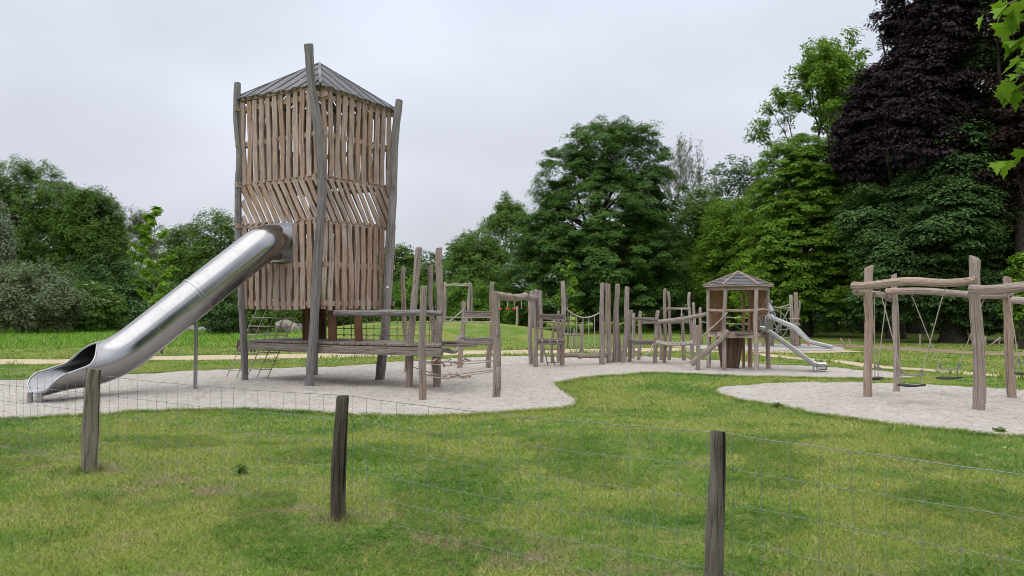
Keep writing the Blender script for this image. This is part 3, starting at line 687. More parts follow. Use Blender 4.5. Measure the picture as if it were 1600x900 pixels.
# hedge shrubs behind the mound
hs_ = [(345, 46, 448, 60, 'dark'), (395, 47, 470, 50, 'mid'), (440, 50, 462, 60, 'mid'), (490, 52, 455, 60, 'mid'), (545, 54, 448, 60, 'mid'), (600, 54, 440, 60, 'hedge'), (640, 53, 432, 60, 'hedge'), (680, 54, 445, 50, 'hedge'),
       (715, 52, 446, 52, 'hedge'), (752, 51, 442, 52, 'hedge'), (790, 50, 440, 54, 'hedge'), (828, 51, 448, 50, 'hedge')]
words_ = ['dark bush behind the fallen logs left of the tower', 'bush right beside the fallen logs', 'bush seen through the sloping rope net', 'bush behind the near tower post', 'bush seen between deck and tower', 'bright bush between tower and first pole',
          'bright bush behind the two crossing poles', 'bright bush behind the tall pole pair', 'bright bush at the left of the distant rope frame', 'bright bush at the right of the distant rope frame', 'bright bush behind the hanging rings', 'bright bush ending the hedge at the great maple']
for i, ((px, d, tp, wd, c), lb_) in enumerate(zip(hs_, words_)):
    tree('hedge_shrub', lb_, px, d, tp, wd * 1.25, c, 170, 55, .4, .14, .05, 8, 60 + i, cat='bush', group='bushes behind the grass mound', shrub=True, dep=3, flat=.8, spread=.8)
# undergrowth and closing woods
def mass(name, x0, x1, y0, y1, h, n, per, cr_, ls, col, seed, z0=0):
    g = np.random.default_rng(seed); x = g.uniform(x0, x1, n); y = g.uniform(y0, y1, n)
    hh = h * (1 + .35 * np.array([noise.noise(Vector((a * .12, b * .12, seed))) for a, b in zip(x, y)]) * 2)
    p = np.stack([x, y, g.uniform(z0, 1, n) ** .8 * hh], 1); v = g.normal(0, .4, (n, 3)) + np.array([0, -.5, .5]); v /= np.linalg.norm(v, axis=1)[:, None]
    V, Fq, rnd = leaves(p, v, cr_ * g.uniform(.6, 1.3, n), per, ls, seed, .5, .7); o = np_mesh(name, V, Fq, rnd, L[col]); o['kind'] = 'stuff'; return o
mass('surrounding_woods', -78, -22, 88, 100, 8.5, 800, 60, 1.5, .42, 'mid', 81)
mass('surrounding_woods', -24, 90, 84, 96, 8.0, 1600, 60, 1.5, .42, 'dark', 82)
mass('undergrowth', 8, 52, 58, 66, 7.5, 900, 60, 1.2, .34, 'dark', 83)
mass('undergrowth', 9, 50, 46, 56, 1.8, 800, 50, .6, .2, 'dark', 84)
mass('undergrowth', -36, -20, 52, 58, 1.6, 300, 50, .5, .17, 'dark', 85)

mass('surrounding_woods', -34, 34, -17, -11, 11.5, 1500, 60, 1.4, .5, 'dark', 86)  # unseen trees behind the camera, added for the dark band in the slide steel

def sapling(label, px, by, top, wpx, col, n, ls, seed, stake=True, z0f=.33):
    d = D(by); X_ = (px - 800) / F * d; H = EYE + (HZ - top) / F * d; W = wpx / F * d
    z_ = 0; t = thing('sapling', label, 'young tree', (X_, d, z_))
    g = np.random.default_rng(seed); mb = MB()
    tp = [(X_, d, -.1), (X_ + .02, d, H * .3), (X_ - .03, d, H * .6), (X_ + .02, d, H * .97)]; mb.tube(tp, [.035, .03, .022, .006], 7)
    cen, dr = [], []
    for i in range(n):
        k = (i + .5) / n; z = H * (z0f + (1 - z0f) * k); a = g.uniform(0, 2 * np.pi); r = W / 2 * (1 - .75 * k ** 1.6) * g.uniform(.45, 1.0)
        tipp = Vector((X_ + math.cos(a) * r, d + math.sin(a) * r, z)); mb.tube([(X_, d, z - r * .5), Vector((X_, d, z - r * .5)).lerp(tipp, .6) + Vector((0, 0, .02)), tipp], [.011, .008, .004], 4, False)
        for q in (.55, .8, 1.0): cen.append((X_ + math.cos(a) * r * q, d + math.sin(a) * r * q, z - r * .5 * (1 - q))); dr.append((math.cos(a), math.sin(a), .2))
    cen.append((X_, d, H)); dr.append((0, 0, 1))
    V, Fq, rnd = leaves(np.array(cen), np.array(dr), np.full(len(cen), W * .075), 22, ls * .82, seed, .5, .9, .8)
    np_mesh('crown', V, Fq, rnd, L[col], t); mb.build('trunk', M['barkgrey'], t, 40)
    if stake:
        mb = MB(); mb.log((X_ + .25, d, -.1), (X_ + .25, d, .75), .05, .045); mb.build('stake', M['fence'], t, 40)
        mb = MB(); mb.tube([(X_ + .25, d - .05, .68), (X_ + .1, d - .02, .68), (X_, d, .69)], .014, 5); mb.build('tie', M['rubber'], t)
sapling('young maple with loose lime green leaves behind the steel slide', 241, 553, 324, 100, 'lime', 30, .17, 91)
sapling('lime green staked sapling between the climbing frame and rope bridge', 887, 544, 407, 48, 'lime', 22, .12, 92)
sapling('lime green sapling whose crown shows above the pavilion roof', 1160, 541, 398, 90, 'lime', 30, .14, 93, z0f=.25)

# foreground maple whose twigs hang into the top right corner
def maple_near():
    t = thing('maple_tree', 'maple twigs with large lime green leaves hanging in the top right corner', 'tree', (4.6, 3.4, 0))
    mb = MB(); mb.tube([(4.6, 3.4, -.1), (4.62, 3.4, 1.2), (4.55, 3.42, 2.6), (4.5, 3.5, 4.2)], [.22, .17, .14, .09], 12, True, .1, 3)
    tips = []
    for (tx, ty, dd) in ((1560, 12, 3.5), (1578, 30, 3.55), (1588, 66, 3.5), (1583, 92, 3.45), (1571, 128, 3.45), (1592, 140, 3.5), (1594, 238, 3.4), (1595, 5, 3.6), (1700, -60, 3.6), (1680, 60, 3.2), (1740, 180, 3.4), (1640, 320, 3.7)):
        q = P(tx, ty, dd); st = Vector((4.55, 3.42, 2.7 + (q.z - 2.2) * .3)); m_ = st.lerp(q, .5) + Vector((0, 0, .16))
        mb.tube([st, m_, q + Vector((.12, 0, .05)), q], [.022, .011, .004, .002], 6, False); tips.append((q, m_))
    outline = [(0, 0), (.18, .02), (.48, .06), (.36, .2), (.5, .42), (.3, .42), (.24, .52), (.14, .5), (.18, .72), (.1, .74), (0, 1.0)]
    outline = outline + [(-a, b) for a, b in outline[-2:0:-1]]
    me_v, me_f, rn = [], [], []
    g = random.Random(5)
    def leaf(c, s):
        yaw = g.uniform(0, 6.28); tilt = g.uniform(.35, 1.2)
        ax = Vector((math.cos(yaw), math.sin(yaw), 0)); dn = Vector((-math.sin(yaw) * math.cos(tilt), math.cos(yaw) * math.cos(tilt), -math.sin(tilt)))
        nn = ax.cross(dn); b = len(me_v)
        for x, y in outline: me_v.append(tuple(c + ax * x * s + dn * y * s + nn * (abs(x) * .35 - y * y * .12) * s))
        for i in range(1, len(outline) - 1): me_f.append((b, b + i, b + i + 1)); rn.append(0)
        k = g.random()
        for i in range(len(outline) - 2): rn[-1 - i] = k
    for q, m_ in tips:
        for j in range(10):
            k = g.uniform(.0, .3) ** 1.5; c = q.lerp(m_, k) + Vector((g.gauss(0, .018), g.gauss(0, .05), g.gauss(0, .022))); leaf(c, g.uniform(.07, .10))
        for j in range(70):
            k = g.uniform(.12, 1) ** .8; m2 = q.lerp(Vector((4.55, 3.42, 3.0)), k); c = m2 + Vector((g.gauss(.05, .12 + .2 * k), g.gauss(0, .1 + .25 * k), g.gauss(.05, .07 + .22 * k)))
            if c.x / c.y > .70: leaf(c, g.uniform(.08, .12))
    np_mesh('crown', me_v, me_f, rn, L['lime'], t); mb.build('trunk', M['barkgrey'], t, 40)
maple_near()

# ------------------------------------------------------------------ slatted tower
def post_px(tx, ty, bx, by, w_, mat, parent, name='post', d_top=0.0, bend=.05, taper=.86, cut=0.0, z0=-.12, mid=None):
    d = D(by); b = G(bx, by); b.z = z0; tp = P(tx, ty, d + d_top); r = w_ / 2 / F * d
    mb = MB()
    if mid:
        pts = [b] + [P(mx, my, d + d_top * (by - my) / (by - ty)) for mx, my in mid] + [tp]
        # smooth through the given points
        s = []
        for i in range(len(pts) - 1):
            p0, p1, p2, p3 = pts[max(0, i - 1)], pts[i], pts[i + 1], pts[min(len(pts) - 1, i + 2)]
            for j in range(6):
                q = j / 6; s.append(.5 * ((2 * p1) + (p2 - p0) * q + (2 * p0 - 5 * p1 + 4 * p2 - p3) * q * q + (3 * p1 - p0 - 3 * p2 + p3) * q ** 3))
        s.append(pts[-1]); n = len(s); mb.tube(s, [r * (1.02 + (taper - 1) * i / (n - 1)) * (1 + .05 * math.sin(i * 1.7)) for i in range(n)], 14, True, .12, U(0, 50), cut)
    else: mb.log(b, tp, r * 1.03, r * taper, .10, bend, cutslope=cut)
    return mb.build(name, M[mat], parent, 45)
NP, LP, RP = Vector((-3.86, 15.45, 0)), Vector((-5.80, 16.58, 0)), Vector((-2.72, 16.95, 0)); BP = LP + RP - NP
tw = thing('play_tower', 'tall slatted wooden play tower with grey board roof beside the tube slide', 'play tower', (-4.3, 16.7, 0))
post_px(482, 69, 483, 605, 14, 'greypost', tw, mid=[(484, 590), (490, 520), (495, 420), (503, 300), (497, 200), (487, 130)], taper=.95, cut=.2)
post_px(371, 130, 383, 596, 10.5, 'greypost', tw, mid=[(381, 540), (374, 400), (372, 300), (374, 240), (370, 190)], taper=.95, cut=.2)
post_px(624, 157, 592, 595, 15, 'greypost', tw, mid=[(597, 560), (603, 500), (609, 400), (614, 300), (617, 220)], taper=.75, cut=.2)
post_px(486, 120, 490, 588, 12, 'greypost', tw, mid=[(492, 500), (489, 300)], taper=.9)
for bx, by_, ty in ((479, 535, 478), (504, 535, 478), (520, 540, 478), (561, 537, 482)):
    d = 16.4 if bx < 500 else (17.2 if bx == 504 else 15.9); mb = MB(); a = P(bx, by_, d); b = P(bx - 2 if bx > 510 else bx, ty, d); a.z = .78
    mb.beam(a, b, .15, .11, (0, 1, 0)); mb.build('support_post', M['brown'], tw)
Z0, Z1, Z2, Z3 = 1.56, 3.36, 4.24, 5.98
def wallpt(a, b, u, z):
    k = (z - Z0) / (Z3 - Z0); c = (LP + RP) / 2; f = 1 + .045 * max(0, k)
    p = a + (b - a) * u; p = c + (p - c) * f; p.z = z; return p
def slat_wall(a, b, nslat, hole=None, lean=1):
    """three storeys of boards between corner a and corner b"""
    nrm = (b - a).cross(Vector((0, 0, 1))).normalized()
    c = (LP + RP) / 2; mid_ = (a + b) / 2
    if nrm.dot(mid_ - c) < 0: nrm = -nrm
    ac = (b - a).normalized(); W_ = (b - a).length; mb = MB(); wd = W_ / nslat * (.67 if hole is not None or nslat == 11 and lean > 0 else .50)
    for k in range(nslat):
        u = (k + .5) / nslat
        for (za, zb) in ((Z0, Z1), (Z2, Z3)):
            lo, hi = za + U(-.03, .02), zb + (U(-.05, -.01) if zb == Z1 else .02)
            if hole and za == Z0 and hole[0] < u < hole[1]:
                if hi > hole[2]: hi = hole[2] - .06
            mb.slat(wallpt(a, b, u, lo), wallpt(a, b, u, hi), wd, ac, nrm, .026, .028, 7)
    dz = Z2 - Z1; sl = .47 / W_
    for k in range(-3, nslat + 2):
        ut, ub = (k + .3) / nslat, (k + .3) / nslat + sl * 1.0
        if lean < 0: ut, ub = ub, ut
        t0, t1 = 0.0, 1.0            # clip at the sides
        lo_, hi_ = .02, .98
        du = ub - ut
        for lim, sg in ((lo_, 1), (hi_, -1)):
            f0 = sg * (ut - lim); f1 = sg * (ub - lim)
            if f0 < 0 and f1 < 0: t0, t1 = 1, 0; break
            if f0 < 0: t0 = max(t0, f0 / (f0 - f1))
            if f1 < 0: t1 = min(t1, f0 / (f0 - f1))
        if t1 - t0 < .12: continue
        pa, pb = wallpt(a, b, ut + du * t0, Z2 - .03 - dz * t0 * .97), wallpt(a, b, ut + du * t1, Z2 - .03 - dz * t1 * .97)
        dr = (pb - pa).normalized(); mb.slat(pa, pb, wd * .84, dr.cross(nrm).normalized(), nrm, .026, .012, 4)
    o = mb.build('slat_wall', M['slat'], tw)
    mb = MB()
    for z in (Z0 + .12, 2.47, Z1 - .01, Z2 - .01, 5.1, Z3 - .12):
        segs = [(-.07, 1.07)]
        if hole and z in (Z1 - .01,): segs = [(-.07, hole[0]), (hole[1], 1.07)]
        for (s0, s1) in segs:
            mb.beam(wallpt(a, b, s0, z) - nrm * .022, wallpt(a, b, s1, z) - nrm * .022, .04, .105)
    mb.build('rail', M['slat'], tw)
    return nrm
HOLE = (.33, .68, 2.56, 3.34)
nL = slat_wall(LP, NP, 12, HOLE)
nR = slat_wall(NP, RP, 11)
slat_wall(RP, BP, 12, None, -1); slat_wall(BP, LP, 11, None, -1)
# floors inside
for z in (1.62, 3.30, 4.2):
    mb = MB(); n = 11
    for i in range(n):
        a = LP.lerp(BP, (i + .08) / n); b = NP.lerp(RP, (i + .08) / n); c_ = LP.lerp(BP, (i + .92) / n)
        if z > 3 and 6 < i < 10: continue
        a.z = b.z = c_.z = z; k = a + (b - a) * .04; mb.box(k, (b - a) * .92, c_ - a, Vector((0, 0, .03)))
    mb.build('floor', M['deck'], tw)
# roof: four slopes of boards running down from the apex
ap = P(499, 101, 16.75); cen = (LP + RP) / 2
eav = [wallpt(NP, RP, 0, Z3), wallpt(NP, RP, 1, Z3), wallpt(RP, BP, 1, Z3), wallpt(BP, LP, 1, Z3)]
eav = [Vector((cen.x, cen.y, 0)) + (Vector((q.x, q.y, 0)) - Vector((cen.x, cen.y, 0))) * 1.07 for q in eav]
for q, z in zip(eav, (6.04, 5.93, 5.95, 6.08)): q.z = z
for i in range(4):
    a, b = eav[i], eav[(i + 1) % 4]; mb = MB(); n = 13; nn = (b - a).cross(ap - a).normalized()
    if nn.z < 0: nn = -nn
    mid_ = (a + b) / 2; dn = (mid_ - ap)
    for k in range(n):
        u0, u1 = k / n, (k + 1) / n; uc = (u0 + u1) / 2
        frac = 1 - abs(uc - .5) * 2          # board length, cut by the hips
        s0 = max(0.0, 1 - frac) ; 
        top = lambda u: mid_ + (a + (b - a) * u - mid_) - dn * min(1 - abs(u - .5) * 2, 1) * 1.0
        e0, e1 = a + (b - a) * (u0 + .006), a + (b - a) * (u1 - .006)
        t0_, t1_ = top(u0 + .006), top(u1 - .006); base = len(mb.v); off = nn * (.018 if k % 2 else 0.0); dv = dn.normalized() * U(0, .05)
        q = [e0 + dv, e1 + dv, t1_, t0_]; uo, vo = U(0, 60), U(0, 60)
        for z_ in (0, .022):
            for p_ in q: mb.v.append(p_ + off + nn * z_)
        w_ = .16; Lb = (t0_ - e0).length; L2 = (t1_ - e1).length
        mb.face([base + 4, base + 5, base + 6, base + 7], [(uo, vo), (uo + w_, vo), (uo + w_, vo + L2), (uo, vo + Lb)])
        mb.face([base + 3, base + 2, base + 1, base], [(uo, vo)] * 4)
        for j in range(4): j2 = (j + 1) % 4; mb.face([base + j, base + j2, base + 4 + j2, base + 4 + j], [(uo, vo)] * 4)
    mb.build('roof_panel', M['roof'], tw)
mb = MB()
for q in eav: mb.beam(ap + Vector((0, 0, .03)), q + Vector((0, 0, .035)), .06, .03)
mb.build('ridge_cap', M['roof'], tw)
mb = MB()
for i in range(4): 
    a, b = eav[i] * 1, eav[(i + 1) % 4] * 1; a = a.lerp(ap, .07) - Vector((0, 0, .06)); b = b.lerp(ap, .07) - Vector((0, 0, .06)); mb.beam(a, b, .07, .09)
mb.build('eave_beam', M['slat'], tw)
mb = MB(); a = P(603.5, 450, 16.3); mb.box(a, (.055, 0, 0), (0, .008, 0), (0, 0, .04)); mb.build('number_plate', M['white'], tw)
# low deck: slab of planks under and beside the tower
dA, dB, dC = P(388, 538, 16.55), P(520, 543.5, 15.3), P(690, 551, 14.3)
dD, dE, dF = P(690, 546, 15.3), P(560, 540, 17.2), P(440, 536, 17.8)
for q in (dA, dB, dC, dD, dE, dF): q.z = .86
mb = MB()
for a, b, c_, d_, n in ((dA, dB, dF, dE, 14), (dB, dC, dE, dD, 18)):
    for i in range(n):
        p0, p1 = a.lerp(b, (i + .04) / n), a.lerp(b, (i + .96) / n); q0, q1 = c_.lerp(d_, (i + .04) / n), c_.lerp(d_, (i + .96) / n)
        base = len(mb.v)
        for z_ in (0, .035):
            for p_ in (p0, p1, q1, q0): mb.v.append(p_ + Vector((0, 0, z_)))
        uo, vo = U(0, 60), U(0, 60)
        mb.face([base + 4, base + 5, base + 6, base + 7], [(uo, vo), (uo + .14, vo), (uo + .14, vo + 1.5), (uo, vo + 1.5)]); mb.face([base + 3, base + 2, base + 1, base], [(uo, vo)] * 4)
        for j in range(4): j2 = (j + 1) % 4; mb.face([base + j, base + j2, base + 4 + j2, base + 4 + j], [(uo, vo), (uo + .14, vo), (uo + .14, vo + .03), (uo, vo + .03)])
mb.build('deck', M['deck'], tw)
mb = MB(); dz = Vector((0, 0, -.10))
for a, b in ((dA, dB), (dB, dC), (dC, dD), (dD, dE), (dE, dF), (dF, dA)): mb.beam(a + dz, b + dz, .06, .16)
mb.build('deck_beam', M['deck'], tw)
mb = MB(); mb.log(P(524, 489, 15.35), P(662, 488, 14.6), .062, .055, .14, .022); mb.build('handrail', M['greypost'], tw, 45)
mb = MB(); mb.log(P(640, 488, 14.9), P(690, 490, 14.5), .05, .05, .1, .03); mb.build('handrail', M['greypost'], tw, 45)

def net(a, b, c_, d_, nu, nv, r=.010, sag=.0, knot=True):
    """rope grid on the quad a-b (top) c-d (bottom)"""
    mb = MB(); a, b, c_, d_ = map(Vector, (a, b, c_, d_)); kn = mb
    def q(u, v): p = a.lerp(b, u).lerp(c_.lerp(d_, u), v); p.z -= sag * math.sin(math.pi * v) * math.sin(math.pi * u) if sag else 0; return p
    for i in range(nu + 1): mb.tube([q(i / nu, j / 8) for j in range(9)], r, 5, False)
    for j in range(nv + 1): mb.tube([q(i / 8, j / nv) + Vector((0, 0, noise.noise(Vector((i, j, 3))) * .015)) for i in range(9)], r, 5, False)
    if knot:
        for i in range(nu + 1):
            for j in range(nv + 1): p = q(i / nu, j / nv); kn.tube([p - Vector((0, 0, .02)), p + Vector((0, 0, .02))], .021, 6)
        return mb, kn
    return mb, None
mb, kn = net(P(526, 493, 17.0), P(684, 493, 15.9), P(526, 533, 17.0), P(684, 535, 15.9), 13, 4, .009)
mb.build('rope_net', M['rope_tan'], tw)
t = thing('climbing_net', 'sloping rope net climbing from the sand to the tower floor', 'rope net', (-5.6, 16.9, 0))
mb, kn = net(P(402, 482, 17.6), P(466, 484, 16.4), P(352, 593, 17.2), P(418, 590, 16.9), 4, 8, .011)
mb.build('rope_grid', M['rope'], t)

# ------------------------------------------------------------------ tube slide
ts = thing('tube_slide', 'brushed steel tube slide leaving the slatted tower with open scoop end', 'slide', (-6.8, 14.2, 0))
A0 = wallpt(LP, NP, .505, 2.95); n2 = Vector((nL.x, nL.y, 0)).normalized()
B0 = A0 + n2 * .42 + Vector((0, 0, -.03)); Mq = Vector((-7.20, 13.86, .60)); Eq = Vector((-7.93, 12.75, .50)); RAD = .36
def rounded(pts, rads, n=8):
    o = [pts[0]]
    for i in range(1, len(pts) - 1):
        a, b, c_ = pts[i - 1], pts[i], pts[i + 1]; ka = b + (a - b).normalized() * rads[i - 1]; kc = b + (c_ - b).normalized() * rads[i - 1]
        for j in range(n + 1): u = j / n; o.append(ka * (1 - u) ** 2 + b * 2 * u * (1 - u) + kc * u * u)
    o.append(pts[-1]); return o
cl = rounded([A0 - n2 * .05, B0, Mq, Eq], [.22, .55], 9)
def resample(pts, step):
    o = [pts[0]]; acc = 0
    for i in range(1, len(pts)):
        a, b = pts[i - 1], pts[i]; l = (b - a).length; n = max(1, int(round(l / step)))
        for j in range(1, n + 1): o.append(a.lerp(b, j / n))
    return o
cl = resample(cl, .05); Ltot = sum((cl[i] - cl[i - 1]).length for i in range(1, len(cl)))
def arc(i): return sum((cl[j] - cl[j - 1]).length for j in range(1, i + 1))
s_open = Ltot - 1.22
def half_angle(s):
    if s < s_open: return math.pi
    k = (s - s_open) / (Ltot - s_open)
    if k < .44: q = k / .44; return math.pi + (R(98) - math.pi) * (.35 * q + .65 * q * q * (3 - 2 * q))
    if k < .72: return R(98) + (R(86) - R(98)) * (k - .44) / .28
    return R(24) + (R(86) - R(24)) * math.sqrt(max(0, 1 - ((k - .72) / .28) ** 2))
V, Fs, UVs = [], [], []; K = 36; rimL, rimR = [], []; mb = MB(); s = 0; lastring = None
for i, p in enumerate(cl):
    if i: s += (p - cl[i - 1]).length
    tdir = (cl[min(i + 1, len(cl) - 1)] - cl[max(0, i - 1)]).normalized(); sd_ = tdir.cross(Vector((0, 0, 1))).normalized(); upv = sd_.cross(tdir)
    th = half_angle(s); k = max(0, (s - s_open) / (Ltot - s_open)); rr = RAD * (1 + .12 * k)
    ring = []
    drop = -.05 * max(0, k - .6) / .4
    for j in range(K + 1):
        a = -th + 2 * th * j / K
        q = p + sd_ * math.sin(a) * rr * (1 + .14 * k) - upv * math.cos(a) * rr * (1 - .15 * k) + Vector((0, 0, drop * math.cos(a)))
        ring.append(q)
    b = len(mb.v); mb.v.extend(ring)
    if s >= s_open - .001: rimL.append(ring[0]); rimR.append(ring[-1])
    if i:
        for j in range(K):
            u0, u1 = j / K * 2.26, (j + 1) / K * 2.26
            mb.face([b - K - 1 + j, b - K + j, b + j + 1, b + j], [(u0, s - .05), (u1, s - .05), (u1, s), (u0, s)])
    lastring = ring
o = mb.build('tube', M['steel'], ts, 60)
sol = o.modifiers.new('thickness', 'SOLIDIFY'); sol.thickness = .012; sol.offset = 0
wl = o.modifiers.new('weld', 'WELD'); wl.merge_threshold = .0005
o.modifiers.move(1, 0)
rim = rimL[::-1] ; full = rimL[::-1] + [(rimL[0] + rimR[0]) / 2] + rimR
mb = MB(); mb.tube(rimL + lastring[1:-1] + rimR[::-1], .016, 8); mb.build('rim', M['steel2'], ts, 60)
def ring_at(sdist, rad, wd, name, mat):
    s = 0
    for i in range(1, len(cl)):
        l = (cl[i] - cl[i - 1]).length
        if s + l >= sdist:
            t_ = (cl[i] - cl[i - 1]).normalized(); p = cl[i - 1].lerp(cl[i], (sdist - s) / l); break
        s += l
    sd_ = t_.cross(Vector((0, 0, 1))).normalized(); upv = sd_.cross(t_); mb = MB(); n = 40
    prof = [(-wd / 2, RAD + .006), (-wd / 2, rad), (wd / 2, rad), (wd / 2, RAD + .006)]
    for j in range(n):
        a = 2 * math.pi * j / n; r_ = sd_ * math.sin(a) - upv * math.cos(a)
        for x_, y_ in prof: mb.v.append(p + t_ * x_ + r_ * y_)
    for j in range(n):
        for k in range(3): a0 = j * 4 + k; b0 = ((j + 1) % n) * 4 + k; mb.face([a0, b0, b0 + 1, a0 + 1], [(j * .05, 0), (j * .05 + .05, 0), (j * .05 + .05, .02), (j * .05, .02)])
    return mb.build(name, mat, ts, 30), p
sB = .42 + (Mq - B0).length * .48
ring_at(sB, RAD + .022, .035, 'flange', M['steel2'])
ring_at(sB - 1.05, RAD + .009, .012, 'seam', M['steel2']); ring_at(sB + 1.0, RAD + .009, .012, 'seam', M['steel2'])
_, pR = ring_at(sB + .06, RAD + .010, .03, 'clamp', M['steel2'])
mb = MB(); mb.tube([(pR.x, pR.y, -.1), (pR.x + .02, pR.y, pR.z - .38)], .036, 12); mb.build('leg', M['steel2'], ts, 40)
for px, py in ((47, 614), (62, 614)):
    q = P(px, 632, 12.62); mb = MB(); mb.tube([(q.x, q.y, -.1), (q.x, q.y, .20)], .042, 12); mb.build('leg', M['steel2'], ts, 40)
mb = MB(); a = Mq.lerp(Eq, .35); mb.tube([(a.x, a.y, -.1), (a.x, a.y, .26)], .042, 12); mb.build('leg', M['steel2'], ts, 40)
mb = MB()   # square steel plate around the hole in the boards
q00, q10 = wallpt(LP, NP, HOLE[0], HOLE[2]) + nL * .03, wallpt(LP, NP, HOLE[1], HOLE[2]) + nL * .03; acr = (q10 - q00).normalized(); pc_ = wallpt(LP, NP, .505, 2.95) + nL * .03
n = 32; hw = .40
for j in range(n):
    a = 2 * math.pi * j / n; c_, s_ = math.cos(a), math.sin(a); k = hw / max(abs(c_), abs(s_))
    for rr in (.34, k):
        for th in (0, .01): mb.v.append(pc_ + acr * c_ * rr + Vector((0, 0, 1)) * s_ * rr + nL * th)
for j in range(n):
    a, b = j * 4, ((j + 1) % n) * 4
    for f in ((a + 1, a + 3, b + 3, b + 1), (a, b, b + 2, a + 2), (a + 2, b + 2, b + 3, a + 3)): mb.face(list(f), [(0, 0), (.1, 0), (.1, .1), (0, .1)])
mb.build('mount_plate', M['steel2'], ts)

# ------------------------------------------------------------------ cluster of leaning poles with ropes
pc1 = thing('pole_climber', 'cluster of leaning climbing poles with ropes at the end of the tower deck', 'climbing frame', (-1.7, 15, 0))
post_px(631, 418, 634, 583, 8, 'swingpost', pc1, cut=.5)
post_px(654.5, 387, 638.6, 608, 11.5, 'post', pc1, cut=.4, mid=[(641, 540), (647, 470)])
post_px(662.5, 449, 660, 627.5, 12, 'post', pc1, cut=.3)
post_px(673, 415, 678, 584, 8, 'post', pc1, cut=.6)
post_px(686, 388, 681, 607, 12.5, 'post', pc1, cut=.3, taper=.8)
post_px(724.7, 472, 717.5, 577, 8.5, 'swingpost', pc1, cut=.4, taper=.75)
post_px(768.6, 441, 764.5, 576, 8, 'post', pc1)
post_px(772, 456, 774.5, 622, 12.5, 'post', pc1, cut=.7, taper=.95, mid=[(777, 590), (776, 520)])
mb = MB(); mb.log(P(779, 575, 13.45), P(779, 606, 13.4), .05, .03, .2, .01); mb.build('knob', M['post'], pc1, 45)
def rope(pts, r=.011, parent=None, name='rope', mat='rope', sag=0, sides=6, n=10):
    a, b = Vector(pts[0]), Vector(pts[-1])
    if len(pts) == 2: pts = [a.lerp(b, i / n) - Vector((0, 0, sag * 4 * (i / n) * (1 - i / n))) for i in range(n + 1)]
    mb = MB(); mb.tube(pts, r, sides, True); return mb.build(name, M[mat], parent, 60)
def bar(a, b, ra, rb, parent, name='rail', mat='post', bend=.02): mb = MB(); mb.log(a, b, ra, rb, .1, bend); return mb.build(name, M[mat], parent, 45)
def plank(a, b, w_, h_, parent, name='plank', mat='deck'): mb = MB(); mb.beam(a, b, w_, h_); return mb.build(name, M[mat], parent)
rope([P(688, 496, 15.2), P(766, 496, 18.8)], .016, pc1); rope([P(688, 502, 15.2), P(768, 503, 15.5)], .014, pc1)
plank(P(726, 491, 19.3), P(768, 491, 19.6), .08, .16, pc1)
rope([P(690, 512, 15), P(724, 484, 18.5)], .012, pc1)
plank(P(726, 531, 19), P(770, 530, 19), .35, .09, pc1); plank(P(690, 534, 15.6), P(769, 536, 15.2), .10, .04, pc1); plank(P(690, 539, 15.2), P(742, 541, 14.6), .10, .04, pc1); plank(P(692, 536.5, 15.8), P(768, 538, 14.8), .10, .04, pc1)
bar(P(688, 553, 15), P(727, 528, 17.8), .05, .045, pc1, bend=.1)
for (y0, y1, dn) in ((562, 563, 0), (582, 578, 0)):
    rope([P(640, 572 if y0 > 570 else 562, 14.8), P(684, y0 + 4, 14.9), P(715, y0 + 3, 15), P(770, y1, 14.6)], .010, pc1)
    rope([P(662, y0 + 6, 13.3), P(700, y0 + 9, 14), P(773, y1 + 2, 14)], .010, pc1)
    for j in range(7):
        a = P(667 + j * 9.5, y0 + 5 + U(-4, 4), U(13.6, 14.2)); b = P(674 + j * 10, y0 + 4 + U(-5, 7), U(14.4, 15.0)); mb = MB(); mb.log(a, b, .02, .017, .2, .05, sides=7); mb.build('branch', M['slat'], pc1, 45)

# ------------------------------------------------------------------ climbing frame with log beam, decks, rope ladder
cf = thing('plank_climber', 'post and plank climbing frame with high log beam and rope ramp', 'climbing frame', (.7, 20.5, 0))
bar(P(774, 461, 13.6), P(838, 466, 20.2), .075, .085, cf, 'log_beam', bend=.035)
for tx, ty, bx, by, w_ in ((830.6, 455, 829.5, 571, 7.5), (838, 453, 838, 575, 7.5), (844.5, 455, 846, 568, 6), (879, 440, 877, 573, 7.5), (873, 487, 873, 567, 5.5), (866.5, 497, 864, 569.5, 4.5)):
    post_px(tx, ty, bx, by, w_, 'post', cf, cut=.25)
plank(P(841, 492, 20.3), P(883, 492.5, 20.3), .3, .05, cf); plank(P(841, 496, 20.2), P(882, 497, 20.2), .05, .09, cf)
plank(P(841, 530.5, 20.4), P(883, 531, 20.4), .6, .05, cf, 'deck'); plank(P(841, 535, 20.15), P(882.5, 535, 20.15), .05, .12, cf)
for y in (503, 513): bar(P(842, y, 21), P(868, y, 21), .018, .018, cf, 'rung', 'steel2' if False else 'post', .005)
for y in (504, 518, 532): bar(P(866, y, 20.8), P(880, y, 20.8), .015, .015, cf, 'rung', 'post', .005)
for (x0, x1) in ((847, 856), (859, 867), (870, 881)): rope([P(x0, 532, 19.9), G(x1, 571)], .018, cf)
for k in (.35, .62, .88): rope([P(847, 532, 19.9).lerp(G(856, 571), k), P(870, 532, 19.9).lerp(G(881, 571), k)], .013, cf)

